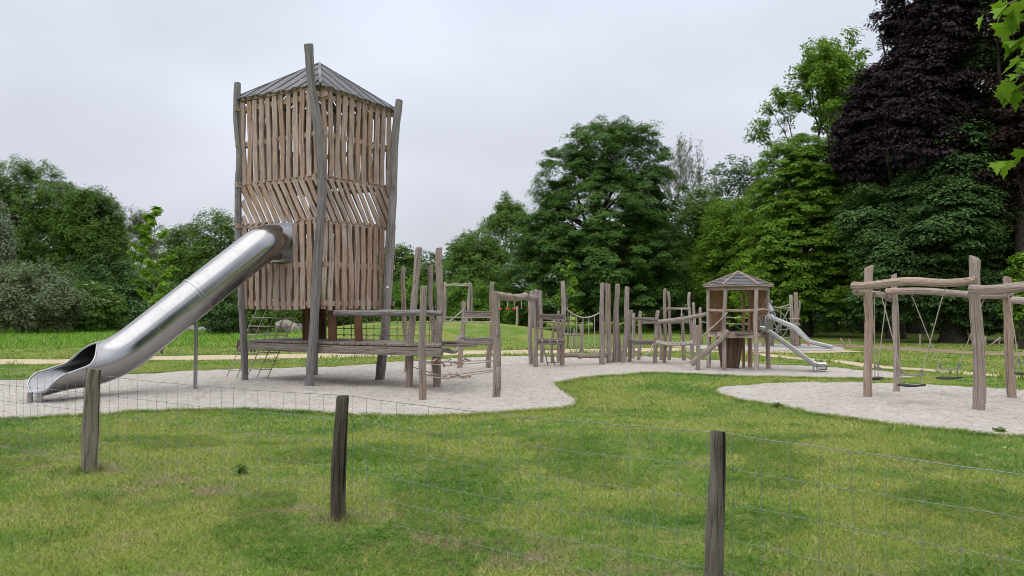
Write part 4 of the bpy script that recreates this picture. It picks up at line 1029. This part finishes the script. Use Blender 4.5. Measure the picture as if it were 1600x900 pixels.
rb = thing('rope_bridge', 'low log rope bridge with one sagging handrail rope and five droppers', 'rope bridge', (1.9, 21, 0))
def cat_(u): return P(883 + (940 - 883) * u, 481 + 5 * u + 12.5 * 4 * u * (1 - u), 20.8 + .4 * u)
rope([cat_(i / 14) for i in range(15)], .022, rb, 'handrail_rope')
bar(P(881, 555.5, 20.8), P(945, 556, 21.2), .06, .055, rb, 'log', bend=.02)
bar(P(905, 558, 20.9), P(949, 553, 21.5), .05, .045, rb, 'log', bend=.02)
for x_ in (891.5, 901, 911, 920, 929): u = (x_ - 883) / 57; rope([cat_(u), P(x_, 554, 21)], .012, rb, 'dropper')
lp = thing('low_post_rail', 'short post joined to the climbing frame by a thin rail', 'post', (2.4, 26.6, 0))
post_px(907, 507, 908, 552, 5.5, 'post', lp); bar(P(881, 523, 24), P(906, 523, 26.5), .035, .035, lp)

# palisade of free-standing trunks
pal = [(941, 443, 941, 571, 7.5, 'tallest palisade post, the one the sagging bridge rope ties to', 0), (950, 444, 951, 569, 8.5, 'second palisade post from the rope bridge, thick with a bulging foot', 0),
       (965, 445, 959.5, 568.5, 8, 'third palisade post from the rope bridge, leaning right at its head', 1), (964, 480, 967, 567, 6, 'short palisade post hidden behind its taller neighbours', 0), (980, 449, 974, 568, 8, 'last palisade post before the rope walkway, leaning right', 1)]
for tx, ty, bx, by, w_, lb_, _ in pal:
    b = G(bx, by); mb = MB(); d = D(by); tp = P(tx, ty, d); b.z = -.12; mb.log(b, tp, w_ / 2 / F * d * 1.12, w_ / 2 / F * d * .9, .2, .022, cutslope=.4)
    o = mb.build('palisade_post', M['post'], None, 45); tag(o, lb_, 'post', 'palisade of upright trunks')
# rope walkway
rw = thing('rope_walkway', 'low plank and rope walkway on short posts left of the pavilion', 'climbing frame', (4.6, 21, 0))
for tx, ty, bx, by, w_ in ((986, 485, 983, 567, 6.5), (990, 490, 989, 562, 5), (1001, 487, 998, 564.5, 6), (1028, 486, 1023, 569, 7), (1030, 500, 1032, 564.5, 5.5), (1039, 452, 1037.5, 568.5, 5.5), (1044.5, 456, 1044.5, 563, 5),
                          (1077, 457, 1080, 564, 5.5), (1065.5, 491, 1069.5, 566, 6), (1083, 473, 1084, 560, 4)):
    post_px(tx, ty, bx, by, w_, 'post', rw, cut=.3)
plank(P(989, 498, 21.6), P(1025, 498.5, 21.4), .05, .09, rw); plank(P(1003, 504, 22.6), P(1080, 503, 22.6), .05, .08, rw); bar(P(1041, 482.5, 22), P(1078, 482.5, 22.4), .035, .035, rw)
plank(P(1025, 501, 21.2), P(1080, 499, 22), .05, .06, rw)
plank(P(988, 533, 21.8), P(1021, 533, 21.8), .5, .06, rw, 'deck'); plank(P(988, 536, 21.6), P(1021, 536, 21.6), .05, .10, rw)
bar(P(1030, 503, 21.2), P(1110, 489, 19.8), .06, .05, rw, 'handrail', bend=.05)
for k in range(5): rope([P(1026, 532 + k * .9, 21.4 - k * .12), P(1082, 533 + k * .9, 21.9 - k * .12)], .022, rw, sag=.06, mat='rope')
for k in range(8): u = (k + .5) / 8; rope([P(1026 + 56 * u, 533, 21.8), P(1026 + 56 * u, 536.5, 21.2)], .018, rw, 'cross_rope', n=3)
rope([P(1020, 537, 21.5), P(1017, 548, 21.3), P(1009, 555, 21.2), P(1001, 557, 21.1)], .02, rw); rope([P(1065, 492, 21.8), P(1065, 482, 22)], .014, rw)
bar(P(990, 549, 21.8), P(996, 549, 21.8), .02, .02, rw, 'rung')

# ------------------------------------------------------------------ hexagonal pavilion
PC = Vector(((1153 - 800) / F * 19.65, 19.65, 0)); pv = thing('play_pavilion', 'small hexagonal wooden play house with shingled pyramid roof', 'play house', tuple(PC))
def hx(k, r, z): a = R(-11 + 60 * k - 60); return PC + Vector((math.cos(a) * r, math.sin(a) * r, z))
for k in range(6):
    b = hx(k, .75, -.12); tp = hx(k, .73, 2.16); mb = MB(); mb.log(b, tp, .056, .049, .12, .04); mb.build('post', M['swingpost'], pv, 45)
apx = PC + Vector((0, 0, 2.5))
mb = MB(); rows = 9
for k in range(6):
    a, b = hx(k, .86, 2.15), hx(k + 1, .86, 2.15); nn = (b - a).cross(apx - a).normalized()
    if nn.z < 0: nn = -nn
    for r_ in range(rows):
        u0, u1 = r_ / rows, (r_ + 1) / rows + .01
        q = [a.lerp(apx, u0), b.lerp(apx, u0), b.lerp(apx, min(u1, .999)), a.lerp(apx, min(u1, .999))]; base = len(mb.v)
        lift = [nn * .02, nn * .02, nn * .0, nn * .0]
        for j in range(4): mb.v.append(q[j] + lift[j])
        for j in range(4): mb.v.append(q[j] - nn * .012)
        uo, vo = U(0, 50), U(0, 50); l = (b - a).length * (1 - u0)
        mb.face([base, base + 1, base + 2, base + 3], [(uo, vo), (uo, vo + l), (uo + .1, vo + l), (uo + .1, vo)]); mb.face([base + 7, base + 6, base + 5, base + 4], [(uo, vo)] * 4)
        mb.face([base, base + 4, base + 5, base + 1], [(uo, vo), (uo + .02, vo), (uo + .02, vo + l), (uo, vo + l)])
o = mb.build('roof', M['roof'], pv)
mb = MB()
for k in range(6): mb.beam(apx + Vector((0, 0, .02)), hx(k, .88, 2.17), .035, .03); mb.beam(hx(k, .86, 2.135), hx(k + 1, .86, 2.135), .03, .03)
mb.build('ridge_strip', M['swingpost'], o)
mb = MB()
for k in range(6): mb.beam(hx(k, .74, 2.07), hx(k + 1, .74, 2.07), .05, .09)
mb.build('eave_beam', M['slat'], pv)
mb = MB(); n = 9
for i in range(n):
    y0 = -.70 + 1.4 * i / n; yc = y0 + .078; hw = min(.70, (.78 - abs(yc) / 1.2)); mb.box(PC + Vector((-hw, y0, .93)), (2 * hw, 0, 0), (0, .145, 0), (0, 0, .035))
mb.build('floor', M['deck'], pv)
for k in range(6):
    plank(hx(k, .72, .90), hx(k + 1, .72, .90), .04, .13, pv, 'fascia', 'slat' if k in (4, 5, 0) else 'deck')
for k in (0, 2, 3, 4, 5): bar(hx(k, .74, 1.52), hx(k + 1, .74, 1.52), .035, .035, pv, 'rail', 'slat')
for k in (1, 3):
    mb = MB(); a, b = hx(k, .66, 1.0), hx(k + 1, .66, 1.0); n = 7
    for i in range(n):
        if k == 3 and i > 7: continue
        p_ = a.lerp(b, (i + .5) / n); mb.slat(p_ + Vector((0, 0, .0)), p_ + Vector((0, 0, 1.05)), .085, (b - a).normalized(), (b - a).cross(Vector((0, 0, 1))).normalized(), .02, .006, 4)
    mb.build('board_panel', M['orange'], pv)
mb = MB(); n = 16   # tapering board drum under the floor
for i in range(n):
    a0 = 2 * math.pi * (i + .04) / n; a1 = 2 * math.pi * (i + .96) / n; base = len(mb.v)
    for (r_, z) in ((.19, .0), (.33, .86)):
        for a in (a0, a1):
            for tt in (0, .02): mb.v.append(PC + Vector((-.2 + math.cos(a) * (r_ + tt), math.sin(a) * (r_ + tt), z)))
    uo = U(0, 50)
    for f in ((1, 3, 7, 5), (0, 4, 6, 2), (0, 1, 5, 4), (2, 6, 7, 3)): mb.face([base + k for k in f], [(uo, 0), (uo + .1, 0), (uo + .1, .8), (uo, .8)])
mb.build('drum', M['drum'], pv)
mb = MB(); mb.beam(PC + Vector((.25, .35, 0)), PC + Vector((.25, .35, 2.0)), .05, .08, (0, 1, 0)); mb.beam(PC + Vector((.38, .3, 0)), PC + Vector((.38, .3, 1.5)), .05, .05, (0, 1, 0)); mb.build('upright', M['orange'], pv)
cl_ = thing('climbing_log', 'thick knobbly log leaning from the sand up to the pavilion floor', 'climbing log', tuple(G(1080, 569)))
mb = MB(); mb.log(P(1080, 569, 19.2), P(1138, 517, 19.0), .075, .06, .22, .05, sides=14); mb.build('log', M['post'], cl_, 45)
post_px(1089.5, 509, 1089.5, 580, 7, 'post', cl_, cut=.3); rope([P(1093, 528, 19.2), P(1137, 488, 19.0)], .02, cl_, 'handrail_rope', 'rope', .03)

# steel slides
def chute(t, pts, wd, wall=.13, legs=()):
    pts = resample([Vector(p) for p in rounded([Vector(p) for p in pts], [.13] * (len(pts) - 2), 5)], .08); mb = MB(); s = 0; rl_, rr_ = [], []
    prof = [(-wd / 2 - .03, wall), (-wd / 2, wall), (-wd / 2, .03), (-wd / 2 + .04, 0), (wd / 2 - .04, 0), (wd / 2, .03), (wd / 2, wall), (wd / 2 + .03, wall)]
    for i, p in enumerate(pts):
        if i: s += (p - pts[i - 1]).length
        td = (pts[min(i + 1, len(pts) - 1)] - pts[max(i - 1, 0)]).normalized(); sdv = td.cross(Vector((0, 0, 1))).normalized(); up_ = sdv.cross(td); b = len(mb.v)
        for x_, z_ in prof: mb.v.append(p + sdv * x_ + up_ * z_)
        rl_.append(p + sdv * (-wd / 2 - .015) + up_ * wall); rr_.append(p + sdv * (wd / 2 + .015) + up_ * wall)
        if i:
            for j in range(7): mb.face([b - 8 + j, b - 7 + j, b + j + 1, b + j], [(j * .1, s - .08), (j * .1 + .1, s - .08), (j * .1 + .1, s), (j * .1, s)])
    o = mb.build('chute', M['steel_pale'], t, 40); sol = o.modifiers.new('thickness', 'SOLIDIFY'); sol.thickness = .008
    for r_ in (rl_, rr_): mb = MB(); mb.tube(r_, .012, 8); mb.build('side_rail', M['steel_pale'], t, 50)
    return rl_, rr_
s2 = thing('steel_slide', 'straight open steel slide leaving the right side of the pavilion', 'slide', tuple(G(1262, 582)))
q0, q1, q2, q3 = P(1186, 515, 19.3), P(1196, 517, 19.25), P(1272, 573, 18.9), P(1291, 573, 18.8)
chute(s2, [q0, q1, q2, q3], .36, .09)
for px, py in ((1271, 584), (1277, 583)): b = G(px, py); mb = MB(); mb.tube([(b.x, b.y, -.1), (b.x, b.y, .22)], .02, 8); mb.build('leg', M['steel2'], s2, 40)
for s_ in (-.22, .22):   # hooped hand holds at the top
    c0 = q1 + Vector((0, s_, .0)); mb = MB(); mb.tube([c0 + Vector((-.05, 0, 0)), c0 + Vector((-.07, 0, .35)), c0 + Vector((.0, 0, .40)), c0 + Vector((.08, 0, .37)), c0 + Vector((.20, 0, .10)), c0 + Vector((.24, 0, -.06))], .014, 8); mb.build('hand_hoop', M['steel2'], s2, 50)
    mb = MB(); mb.box(c0 + Vector((-.05, -.004, .06)), (.16, 0, -.04), (0, .008, 0), (.02, 0, .24)); mb.build('side_plate', M['steel2'], s2)
rope([P(1291, 569, 18.55), P(1292, 572, 18.6), P(1291, 577, 18.9), P(1280, 577, 19.0)], .02, s2, 'end_bow', 'steel2')

# far play equipment right of the pavilion
ft = thing('rope_tower', 'distant climbing poles strung with rope nets behind the pavilion', 'climbing frame', tuple(G(1240, 541)))
for tx, ty, bx, by, w_ in ((1094, 481, 1095, 538, 5), (1084, 474, 1086, 541, 4), (1204, 470, 1206, 541, 7), (1236, 462, 1238, 541, 6), (1243.5, 457, 1246, 542, 7), (1250, 470, 1247, 541, 3)):
    post_px(tx, ty, bx, by, w_, 'swingpost' if tx in (1236,) else 'post', ft, cut=.3)
for a, b in (((1206, 480), (1234, 475)), ((1206, 478), (1238, 480)), ((1206, 495), (1234, 512)), ((1206, 512), (1236, 513)), ((1208, 524), (1236, 476)), ((1212, 524), (1236, 526)), ((1220, 485), (1220, 522)), ((1208, 528), (1218, 500)), ((1094, 492), (1206, 496)), ((1094, 503), (1206, 505))):
    rope([P(*a, 30.8), P(*b, 31)], .02, ft, sag=.06)
for r_ in (.35, .6): 
    c0 = P(1206, 508, 31); rope([c0 + Vector((math.cos(a) * r_, -.1, math.sin(a) * r_)) for a in [i * math.pi / 9 - math.pi / 2 for i in range(10)]], .018, ft)
for z in (498, 506, 514):
    c0 = P(1241, z, 31); rope([c0 + Vector((math.cos(i * .63) * .22, math.sin(i * .63) * .2, 0)) for i in range(11)], .025, ft)
rope([P(1248, 520, 31), P(1264, 540, 30.5)], .03, ft, mat='red', name='red_rope')
fs = thing('curved_slide', 'curved dull steel slide ending on the grey gravel behind the pavilion', 'slide', tuple(G(1300, 547)))
chute(fs, [P(1190, 481, 30.6), P(1198, 483, 30.6), P(1206, 499, 30.4), P(1240, 513, 30.0), P(1262, 536, 29.7), P(1300, 545, 29.4)], .36, .12)
mb = MB(); mb.tube([P(1188, 474, 30.6), P(1194, 476, 30.6), P(1203, 489, 30.5)], [.28, .28, .26], 16, False); o = mb.build('hood', M['steel2'], fs, 50)
mb = MB(); mb.tube([(P(1297, 545, 29.6).x, 29.6, -.1), (P(1297, 545, 29.6).x, 29.6, .08)], .03, 8); mb.build('leg', M['steel2'], fs)
mb = MB(); mb.tube([(P(1192, 480, 30.8).x, 30.8, -.1), (P(1192, 480, 30.8).x, 30.8, 1.6)], .06, 8); mb.build('leg', M['post'], fs)

# distant rope frame and ring bar beyond the mound
rf = thing('rope_climber', 'distant pale pole frame with crossing top ropes beyond the mound', 'climbing frame', tuple(P(712, 505, 44)))
for a, b in (((696, 441), (691, 505)), ((734, 441), (727, 505)), ((697, 446), (695, 505)), ((736, 443), (738, 505))):
    mb = MB(); mb.log(P(b[0], b[1] + 22, 43.8), P(a[0], a[1], 43.8), .085, .07, .1, .06); mb.build('post', M['swingpost'] if a[0] in (696, 734) else M['greypost'], rf, 45)
for a, b in (((696, 445), (733, 447)), ((696, 447), (733, 443)), ((697, 445), (715, 443)), ((715, 444), (734, 446))): rope([P(*a, 43.7), P(*b, 43.7)], .035, rf)
rg = thing('ring_bar', 'distant swing bar hung with ropes and red grips beyond the mound', 'climbing frame', tuple(P(805, 510, 46)))
for px in (770, 835): mb = MB(); mb.log(P(px, 522, 46), P(px, 462, 46), .08, .07); mb.build('post', M['greypost'], rg, 45)
bar(P(768, 464, 46), P(837, 464, 46), .06, .06, rg, 'beam')
mb = MB(); mb.log(P(806, 523, 46), P(808, 479, 46), .08, .07); mb.build('post', M['swingpost'], rg, 45)
for px in (781, 793, 804, 815, 826): 
    rope([P(px, 464, 46), P(px, 482, 46)], .03, rg); mb = MB(); mb.tube([P(px - 3, 483, 46), P(px + 3, 483, 46)], .06, 8); mb.build('grip', M['red'] if px != 815 else M['rubber'], rg, 40)

# ------------------------------------------------------------------ swings
sw = thing('log_swing_set', 'angular log swing frame on its own patch of pale sand', 'swing frame', tuple(G(1450, 625)))
post_px(1357.5, 417, 1356, 622.5, 13, 'swingpost', sw, cut=.5, mid=[(1356, 570), (1358, 510), (1356, 460)], taper=.95)
post_px(1396.5, 429, 1401, 614, 9.5, 'swingpost', sw, cut=.4, mid=[(1401, 560), (1399, 490)], taper=.95)
post_px(1523, 403, 1527.5, 643, 18, 'swingpost', sw, cut=.6, mid=[(1531, 600), (1528, 530), (1523, 470)], taper=.86)
post_px(1574, 434, 1582, 624, 13.5, 'swingpost', sw, cut=.4, mid=[(1579, 590), (1576, 520)], taper=.9)
dS1, dS2, dS3, dS4 = D(622.5), D(614), D(643), D(624)
bA = (P(1333, 446, dS1 - .18), P(1523, 437.5, dS3 - .02 + .0)); bB = (P(1385, 456, dS2 - .15), P(1583, 459.5, dS4 - .16)); bA2 = (P(1337, 455, dS1 - .1), P(1392, 467, dS2 + .05))
def beamlog(a, b, ra, rb, mids=None):
    mb = MB(); mb.log(a, b, ra, rb, .12, .07, cutslope=0); return mb.build('beam', M['swingpost'], sw, 45)
beamlog(P(1333, 446.5, 13.28), P(1524, 438.5, 11.62), .07, .062); beamlog(bB[0], bB[1], .062, .058); beamlog(P(1337, 456, 13.35), P(1393, 468, 14.42), .06, .055)
c1, c2 = P(1518, 451.5, 11.6), P(1668, 446, 10.2); beamlog(c1, c2, .072, .075)
beamlog(P(1582, 469, 13.1), P(1700, 470, 12.2), .06, .06)
for q, z_ in ((P(1668, 446, 10.25), 2.3), (P(1700, 470, 12.3), 2.1)):
    mb = MB(); mb.log((q.x - .05, q.y + .1, -.12), (q.x - .05, q.y + .1, z_), .08, .07, .12, .05); mb.build('post', M['swingpost'], sw, 45)
def swing(label, h0, h1, s0, s1, z=None):
    """h0,h1 hanging points, s0,s1 seat ends"""
    t = thing('swing', label, 'swing', tuple((Vector(s0) + Vector(s1)) / 2), 'swings on the log frame')
    for h, s_ in ((h0, s0), (h1, s1)):
        h, s_ = Vector(h), Vector(s_); mb = MB(); mb.tube([h + Vector((0, 0, .05)), h, h - Vector((0, 0, .04))], [.03, .022, .014], 8); mb.build('bearing', M['chain'], t)
        mb = MB(); top = s_ + Vector((0, 0, .20)); mb.tube([h, h.lerp(top, .5), top], .009, 6); mb.tube([top, s_], .009, 6); o = mb.build('rope', M['rope'], t, 60)
        mb = MB(); mb.tube([top - Vector((0, 0, .02)), top + Vector((0, 0, .05))], .02, 8); mb.build('sleeve', M['chain'], o)
    s0, s1 = Vector(s0), Vector(s1); ax = (s1 - s0).normalized(); pr = ax.cross(Vector((0, 0, 1))).normalized(); m = MB(); c0 = s0 - ax * .02
    L_ = (s1 - s0).length + .04; n = 10; b = 0
    for i in range(n + 1):           # seat slab with a slight dish and rounded nose
        u = i / n; dz = -.015 * math.sin(math.pi * u)
        for x_, z_ in ((-.09, .0), (-.075, .018), (.075, .018), (.09, .0), (.075, -.016), (-.075, -.016)): m.v.append(c0 + ax * L_ * u + pr * x_ + Vector((0, 0, z_ + dz)))
    for i in range(n):
        for j in range(6): a_ = i * 6; m.face([a_ + j, a_ + (j + 1) % 6, a_ + 6 + (j + 1) % 6, a_ + 6 + j], [(0, 0), (.1, 0), (.1, .1), (0, .1)])
    m.face([5, 4, 3, 2, 1, 0], [(0, 0)] * 6); m.face([n * 6 + k for k in range(6)], [(0, 0)] * 6); m.build('seat', M['rubber'], t, 30)
    m = MB(); 
    for sg in (-1, 1): m.tube([s0 + Vector((0, 0, .20)) + pr * .0, s0 + Vector((0, 0, .16)) + pr * .10 * sg, s1 + Vector((0, 0, .16)) + pr * .10 * sg, s1 + Vector((0, 0, .20))], .008, 6)
    m.build('guard_rail', M['chain'], t, 50)
    return t
swing('baby swing hung from the front beam, between the two left posts and the thick post', P(1374, 449, 12.95), P(1478, 444, 12.05), P(1409, 601, 12.65), P(1440, 602, 12.35))
swing('baby swing hung from the rear beam beside the thick front post', P(1425, 462, 14.0), P(1539, 463, 13.4), P(1469, 590, 13.9), P(1498, 590, 13.6))
swing('baby swing seen edge on behind the leftmost swing post', P(1366, 461, 13.7), P(1385, 466, 14.2), P(1367, 592, 13.75), P(1372, 590, 14.15))
swing('baby swing cut by the right edge of the photo', P(1575, 457, 12.9), P(1655, 464, 12.5), P(1592, 583, 12.8), P(1622, 584, 12.5))

# ------------------------------------------------------------------ foreground wire fence
fe = thing('wire_fence', 'wire mesh stock fence on round wooden posts along the front lawn', 'fence', (-1.3, 5.8, 0))
fp = [(-10.9, 11.9, .95, .05, 'fence'), (-7.35, 9.6, .98, .052, 'fence'), (-4.14, 7.53, 1.0, .068, 'fence'), (-1.30, 5.78, .93, .05, 'fencedark'), (1.07, 4.03, .95, .044, 'fencegrey'), (3.3, 2.0, .95, .045, 'fence'), (5.4, .2, .95, .045, 'fence')]
tilt = {2: (.07, 0), 3: (.03, 0), 4: (.0, 0)}
for i, (x, y, h, r, mt) in enumerate(fp):
    dx = tilt.get(i, (0, 0))[0]; mb = MB(); 
    ks = [k / 22 for k in range(22)] + [.985, 1.0]
    pts = [(x - dx * .35 + dx * k + .012 * math.sin(k * 4 + i), y, -.15 + (h + .15) * k) for k in ks]
    rr = [r * (1.08 - .12 * k + .05 * math.exp(-((k - .45 - .1 * (i % 2)) / .05) ** 2) + .03 * math.sin(k * 9 + i * 2)) * (.93 if k == 1 else 1) for k in ks]
    mb.tube(pts, rr, 36, True, .24, i * 3.3, .12); mb.build('post', M[mt], fe, 45)
mb = MB(); hz = (.93, .75, .57, .38, .20, .04)
def fz(z, u, i): return z - .02 * math.sin(math.pi * u) * (1 if z > .3 else .5)
for i in range(len(fp) - 1):
    a, b = Vector((fp[i][0], fp[i][1] + .01, 0)), Vector((fp[i + 1][0], fp[i + 1][1] + .01, 0)); off = Vector((.6, .75, 0)).normalized() * .055
    L_ = (b - a).length; n = int(L_ / .15)
    for z in hz:
        mb.tube([a.lerp(b, j / n) + off + Vector((0, 0, fz(z, j / n, i) + noise.noise(Vector((i * 9 + j * .7, z * 9, 0))) * .006)) for j in range(n + 1)], (.0025 if z > .9 else .0019), 5, False)
    for j in range(n):
        u = (j + .5) / n; p_ = a.lerp(b, u) + off; xo = [noise.noise(Vector((i + j * 3.1, z * 4, 7))) * .012 for z in hz]
        mb.tube([p_ + (b - a).normalized() * xo[k] + Vector((0, 0, fz(z, u, i))) for k, z in enumerate(hz)], .0015, 4, False)
        for k, z in enumerate(hz[1:-1]):
            q = p_ + (b - a).normalized() * xo[k + 1] + Vector((0, 0, fz(z, u, i))); mb.tube([q - Vector((0, 0, .006)), q + Vector((0, 0, .006))], .0045, 5)
mb.build('wire_mesh', M['wire'], fe)

# ------------------------------------------------------------------ small things
for i, (px, py, tp, lb_) in enumerate(((373, 552, 531, 'short dark post standing on the far verge left of the tower'), (667, 553, 535, 'short dark post by the path seen behind the leaning poles'))):
    mb = MB(); b = G(px, py); b.z = -.1; mb.log(b, P(px, tp, D(py)), .07, .065, .1, .01); o = mb.build('low_post', M['fencedark'], None, 45); tag(o, lb_, 'post')
t = thing('post_board', 'pair of short posts joined by a small board behind the tower net', 'post', tuple(G(395, 552)))
for px in (391, 399): post_px(px, 532, px, 552, 3.5, 'fencedark', t)
plank(P(389, 531, 26.6), P(401, 531, 26.6), .12, .05, t, 'board')
for i, (x0, y0, x1, y1, d0, d1, r, lb_) in enumerate(((345, 516, 388, 514, 48, 47, .18, 'leftmost fallen grey trunk on the meadow behind the tower'), (384, 519, 440, 518, 46, 47, .16, 'long thin fallen trunk between the other two trunks'), (436, 513, 470, 514, 46, 45, .42, 'thickest fallen grey trunk lying right by the tower post'))):
    mb = MB(); a, b = P(x0, y0, d0), P(x1, y1, d1); a.z = b.z = r * .8; mb.log(a, b, r, r * .8, .25, .2, sides=12); o = mb.build('fallen_log', M['driftwood'], None, 45); tag(o, lb_, 'log', 'fallen trunks on the meadow')
def rock(px, d, sx, sz, lb_, seed):
    X_ = (px - 800) / F * d; mb = MB(); n, m_ = 12, 7; z_ = float(ground_h(np.array([X_]), np.array([d]))[0])
    for j in range(m_):
        th = math.pi * j / (m_ - 1) * .98 + .01
        for i in range(n):
            a = 2 * math.pi * i / n; v = Vector((math.sin(th) * math.cos(a), math.sin(th) * math.sin(a), math.cos(th))); r = 1 + .5 * noise.noise(v * 1.6 + Vector((seed, 0, 0)))
            mb.v.append(Vector((X_ + v.x * sx * r, d + v.y * sx * .8 * r, z_ + sz * .3 + v.z * sz * r)))
    for j in range(m_ - 1):
        for i in range(n): i2 = (i + 1) % n; mb.face([j * n + i, (j + 1) * n + i, (j + 1) * n + i2, j * n + i2], [(0, 0), (0, .1), (.1, .1), (.1, 0)])
    o = mb.build('boulder', M['stone'], None, 40); tag(o, lb_, 'rock', 'stones on the meadow edge')
for i, (px, d, sx, sz, lb_) in enumerate(((300, 52, .55, .30, 'pale stone left of the slide support pole'), (318, 51, .45, .22, 'flat pale stone right of the slide support pole'), (335, 50, .4, .25, 'pale stone beside the leftmost fallen trunk'))):
    rock(px, d, sx, sz, lb_, i * 4.4)
# low fence along the wood on the right
ff = thing('rail_fence', 'low wooden post fence at the edge of the right hand wood', 'fence', tuple(G(1450, 541)))
for px, ty in ((1327, 530), (1438, 523), (1540, 526), (1562, 527), (1250, 531), (1628, 526)): post_px(px, ty, px, 541, 3, 'swingpost', ff)
mb = MB()
for a, b in (((1313, 529), (1320, 539)), ((1563, 528), (1545, 541))): mb.log(P(*a, 31.4), P(*b, 31.4), .035, .03)
mb.build('strut', M['swingpost'], ff, 45)

# leaves on the lawn and weeds at the sand edge
def tinyleaf(p, s, mat, lb_):
    mb = MB(); u = (1, 0, 0)
    for x_, y_, z_ in ((-.5, 0, .2), (-.2, .28, .1), (.25, .24, .05), (.55, .0, .25), (.22, -.26, .1), (-.25, -.24, .12)): mb.v.append(Vector(p) + Vector((x_, y_, z_)) * s)
    mb.face([0, 1, 2, 3, 4, 5], [(0, 0)] * 6); mb.v += [v - Vector((0, 0, .002)) for v in mb.v[:6]]; mb.face([11, 10, 9, 8, 7, 6], [(0, 0)] * 6)
    o = mb.build('fallen_leaf', mat, None); tag(o, lb_, 'leaf')
def up(p, z=.03): p = Vector(p); p.z = z; return p
tinyleaf(up(G(1370, 762)), .045, simple('orange_leaf', (.8, .22, .02)), 'small orange leaf lying on the lawn behind the wire fence')
tinyleaf(up(G(1569, 704)), .06, simple('pale_leaf', (.45, .5, .25)), 'pale leaf on the lawn near the swing sand')
tinyleaf(up(G(1525, 716)), .05, simple('yellow_leaf', (.5, .42, .12)), 'yellow leaf on the lawn just below the pale leaf')
for i, (px, py, lb_) in enumerate(((1563, 677, 'small weed growing in the swing sand near its front edge'), (1214, 637, 'tuft of weed at the front edge of the swing sand'), (377, 741, 'dark weed tuft in the dry lawn between the two left fence posts'), (198, 570, 'dark weed tuft on the sandy path left of the slide'))):
    g_ = G(px, py); p = np.array([[g_.x + U(-.04, .04), g_.y + U(-.04, .04), .04 + U(0, .05)] for _ in range(5)]); v = np.tile([0, 0, 1.0], (5, 1))
    if i == 3: p = np.array([[g_.x + U(-.3, .3), g_.y + U(-.2, .2), .05] for _ in range(9)]); v = np.tile([0, 0, 1.0], (9, 1))
    V, Fq, rnd = leaves(p, v, np.full(len(p), .07), 14, .05, 500 + i, .5, .8); o = np_mesh('weed', V, Fq, rnd, L['mid']); tag(o, lb_, 'plant')
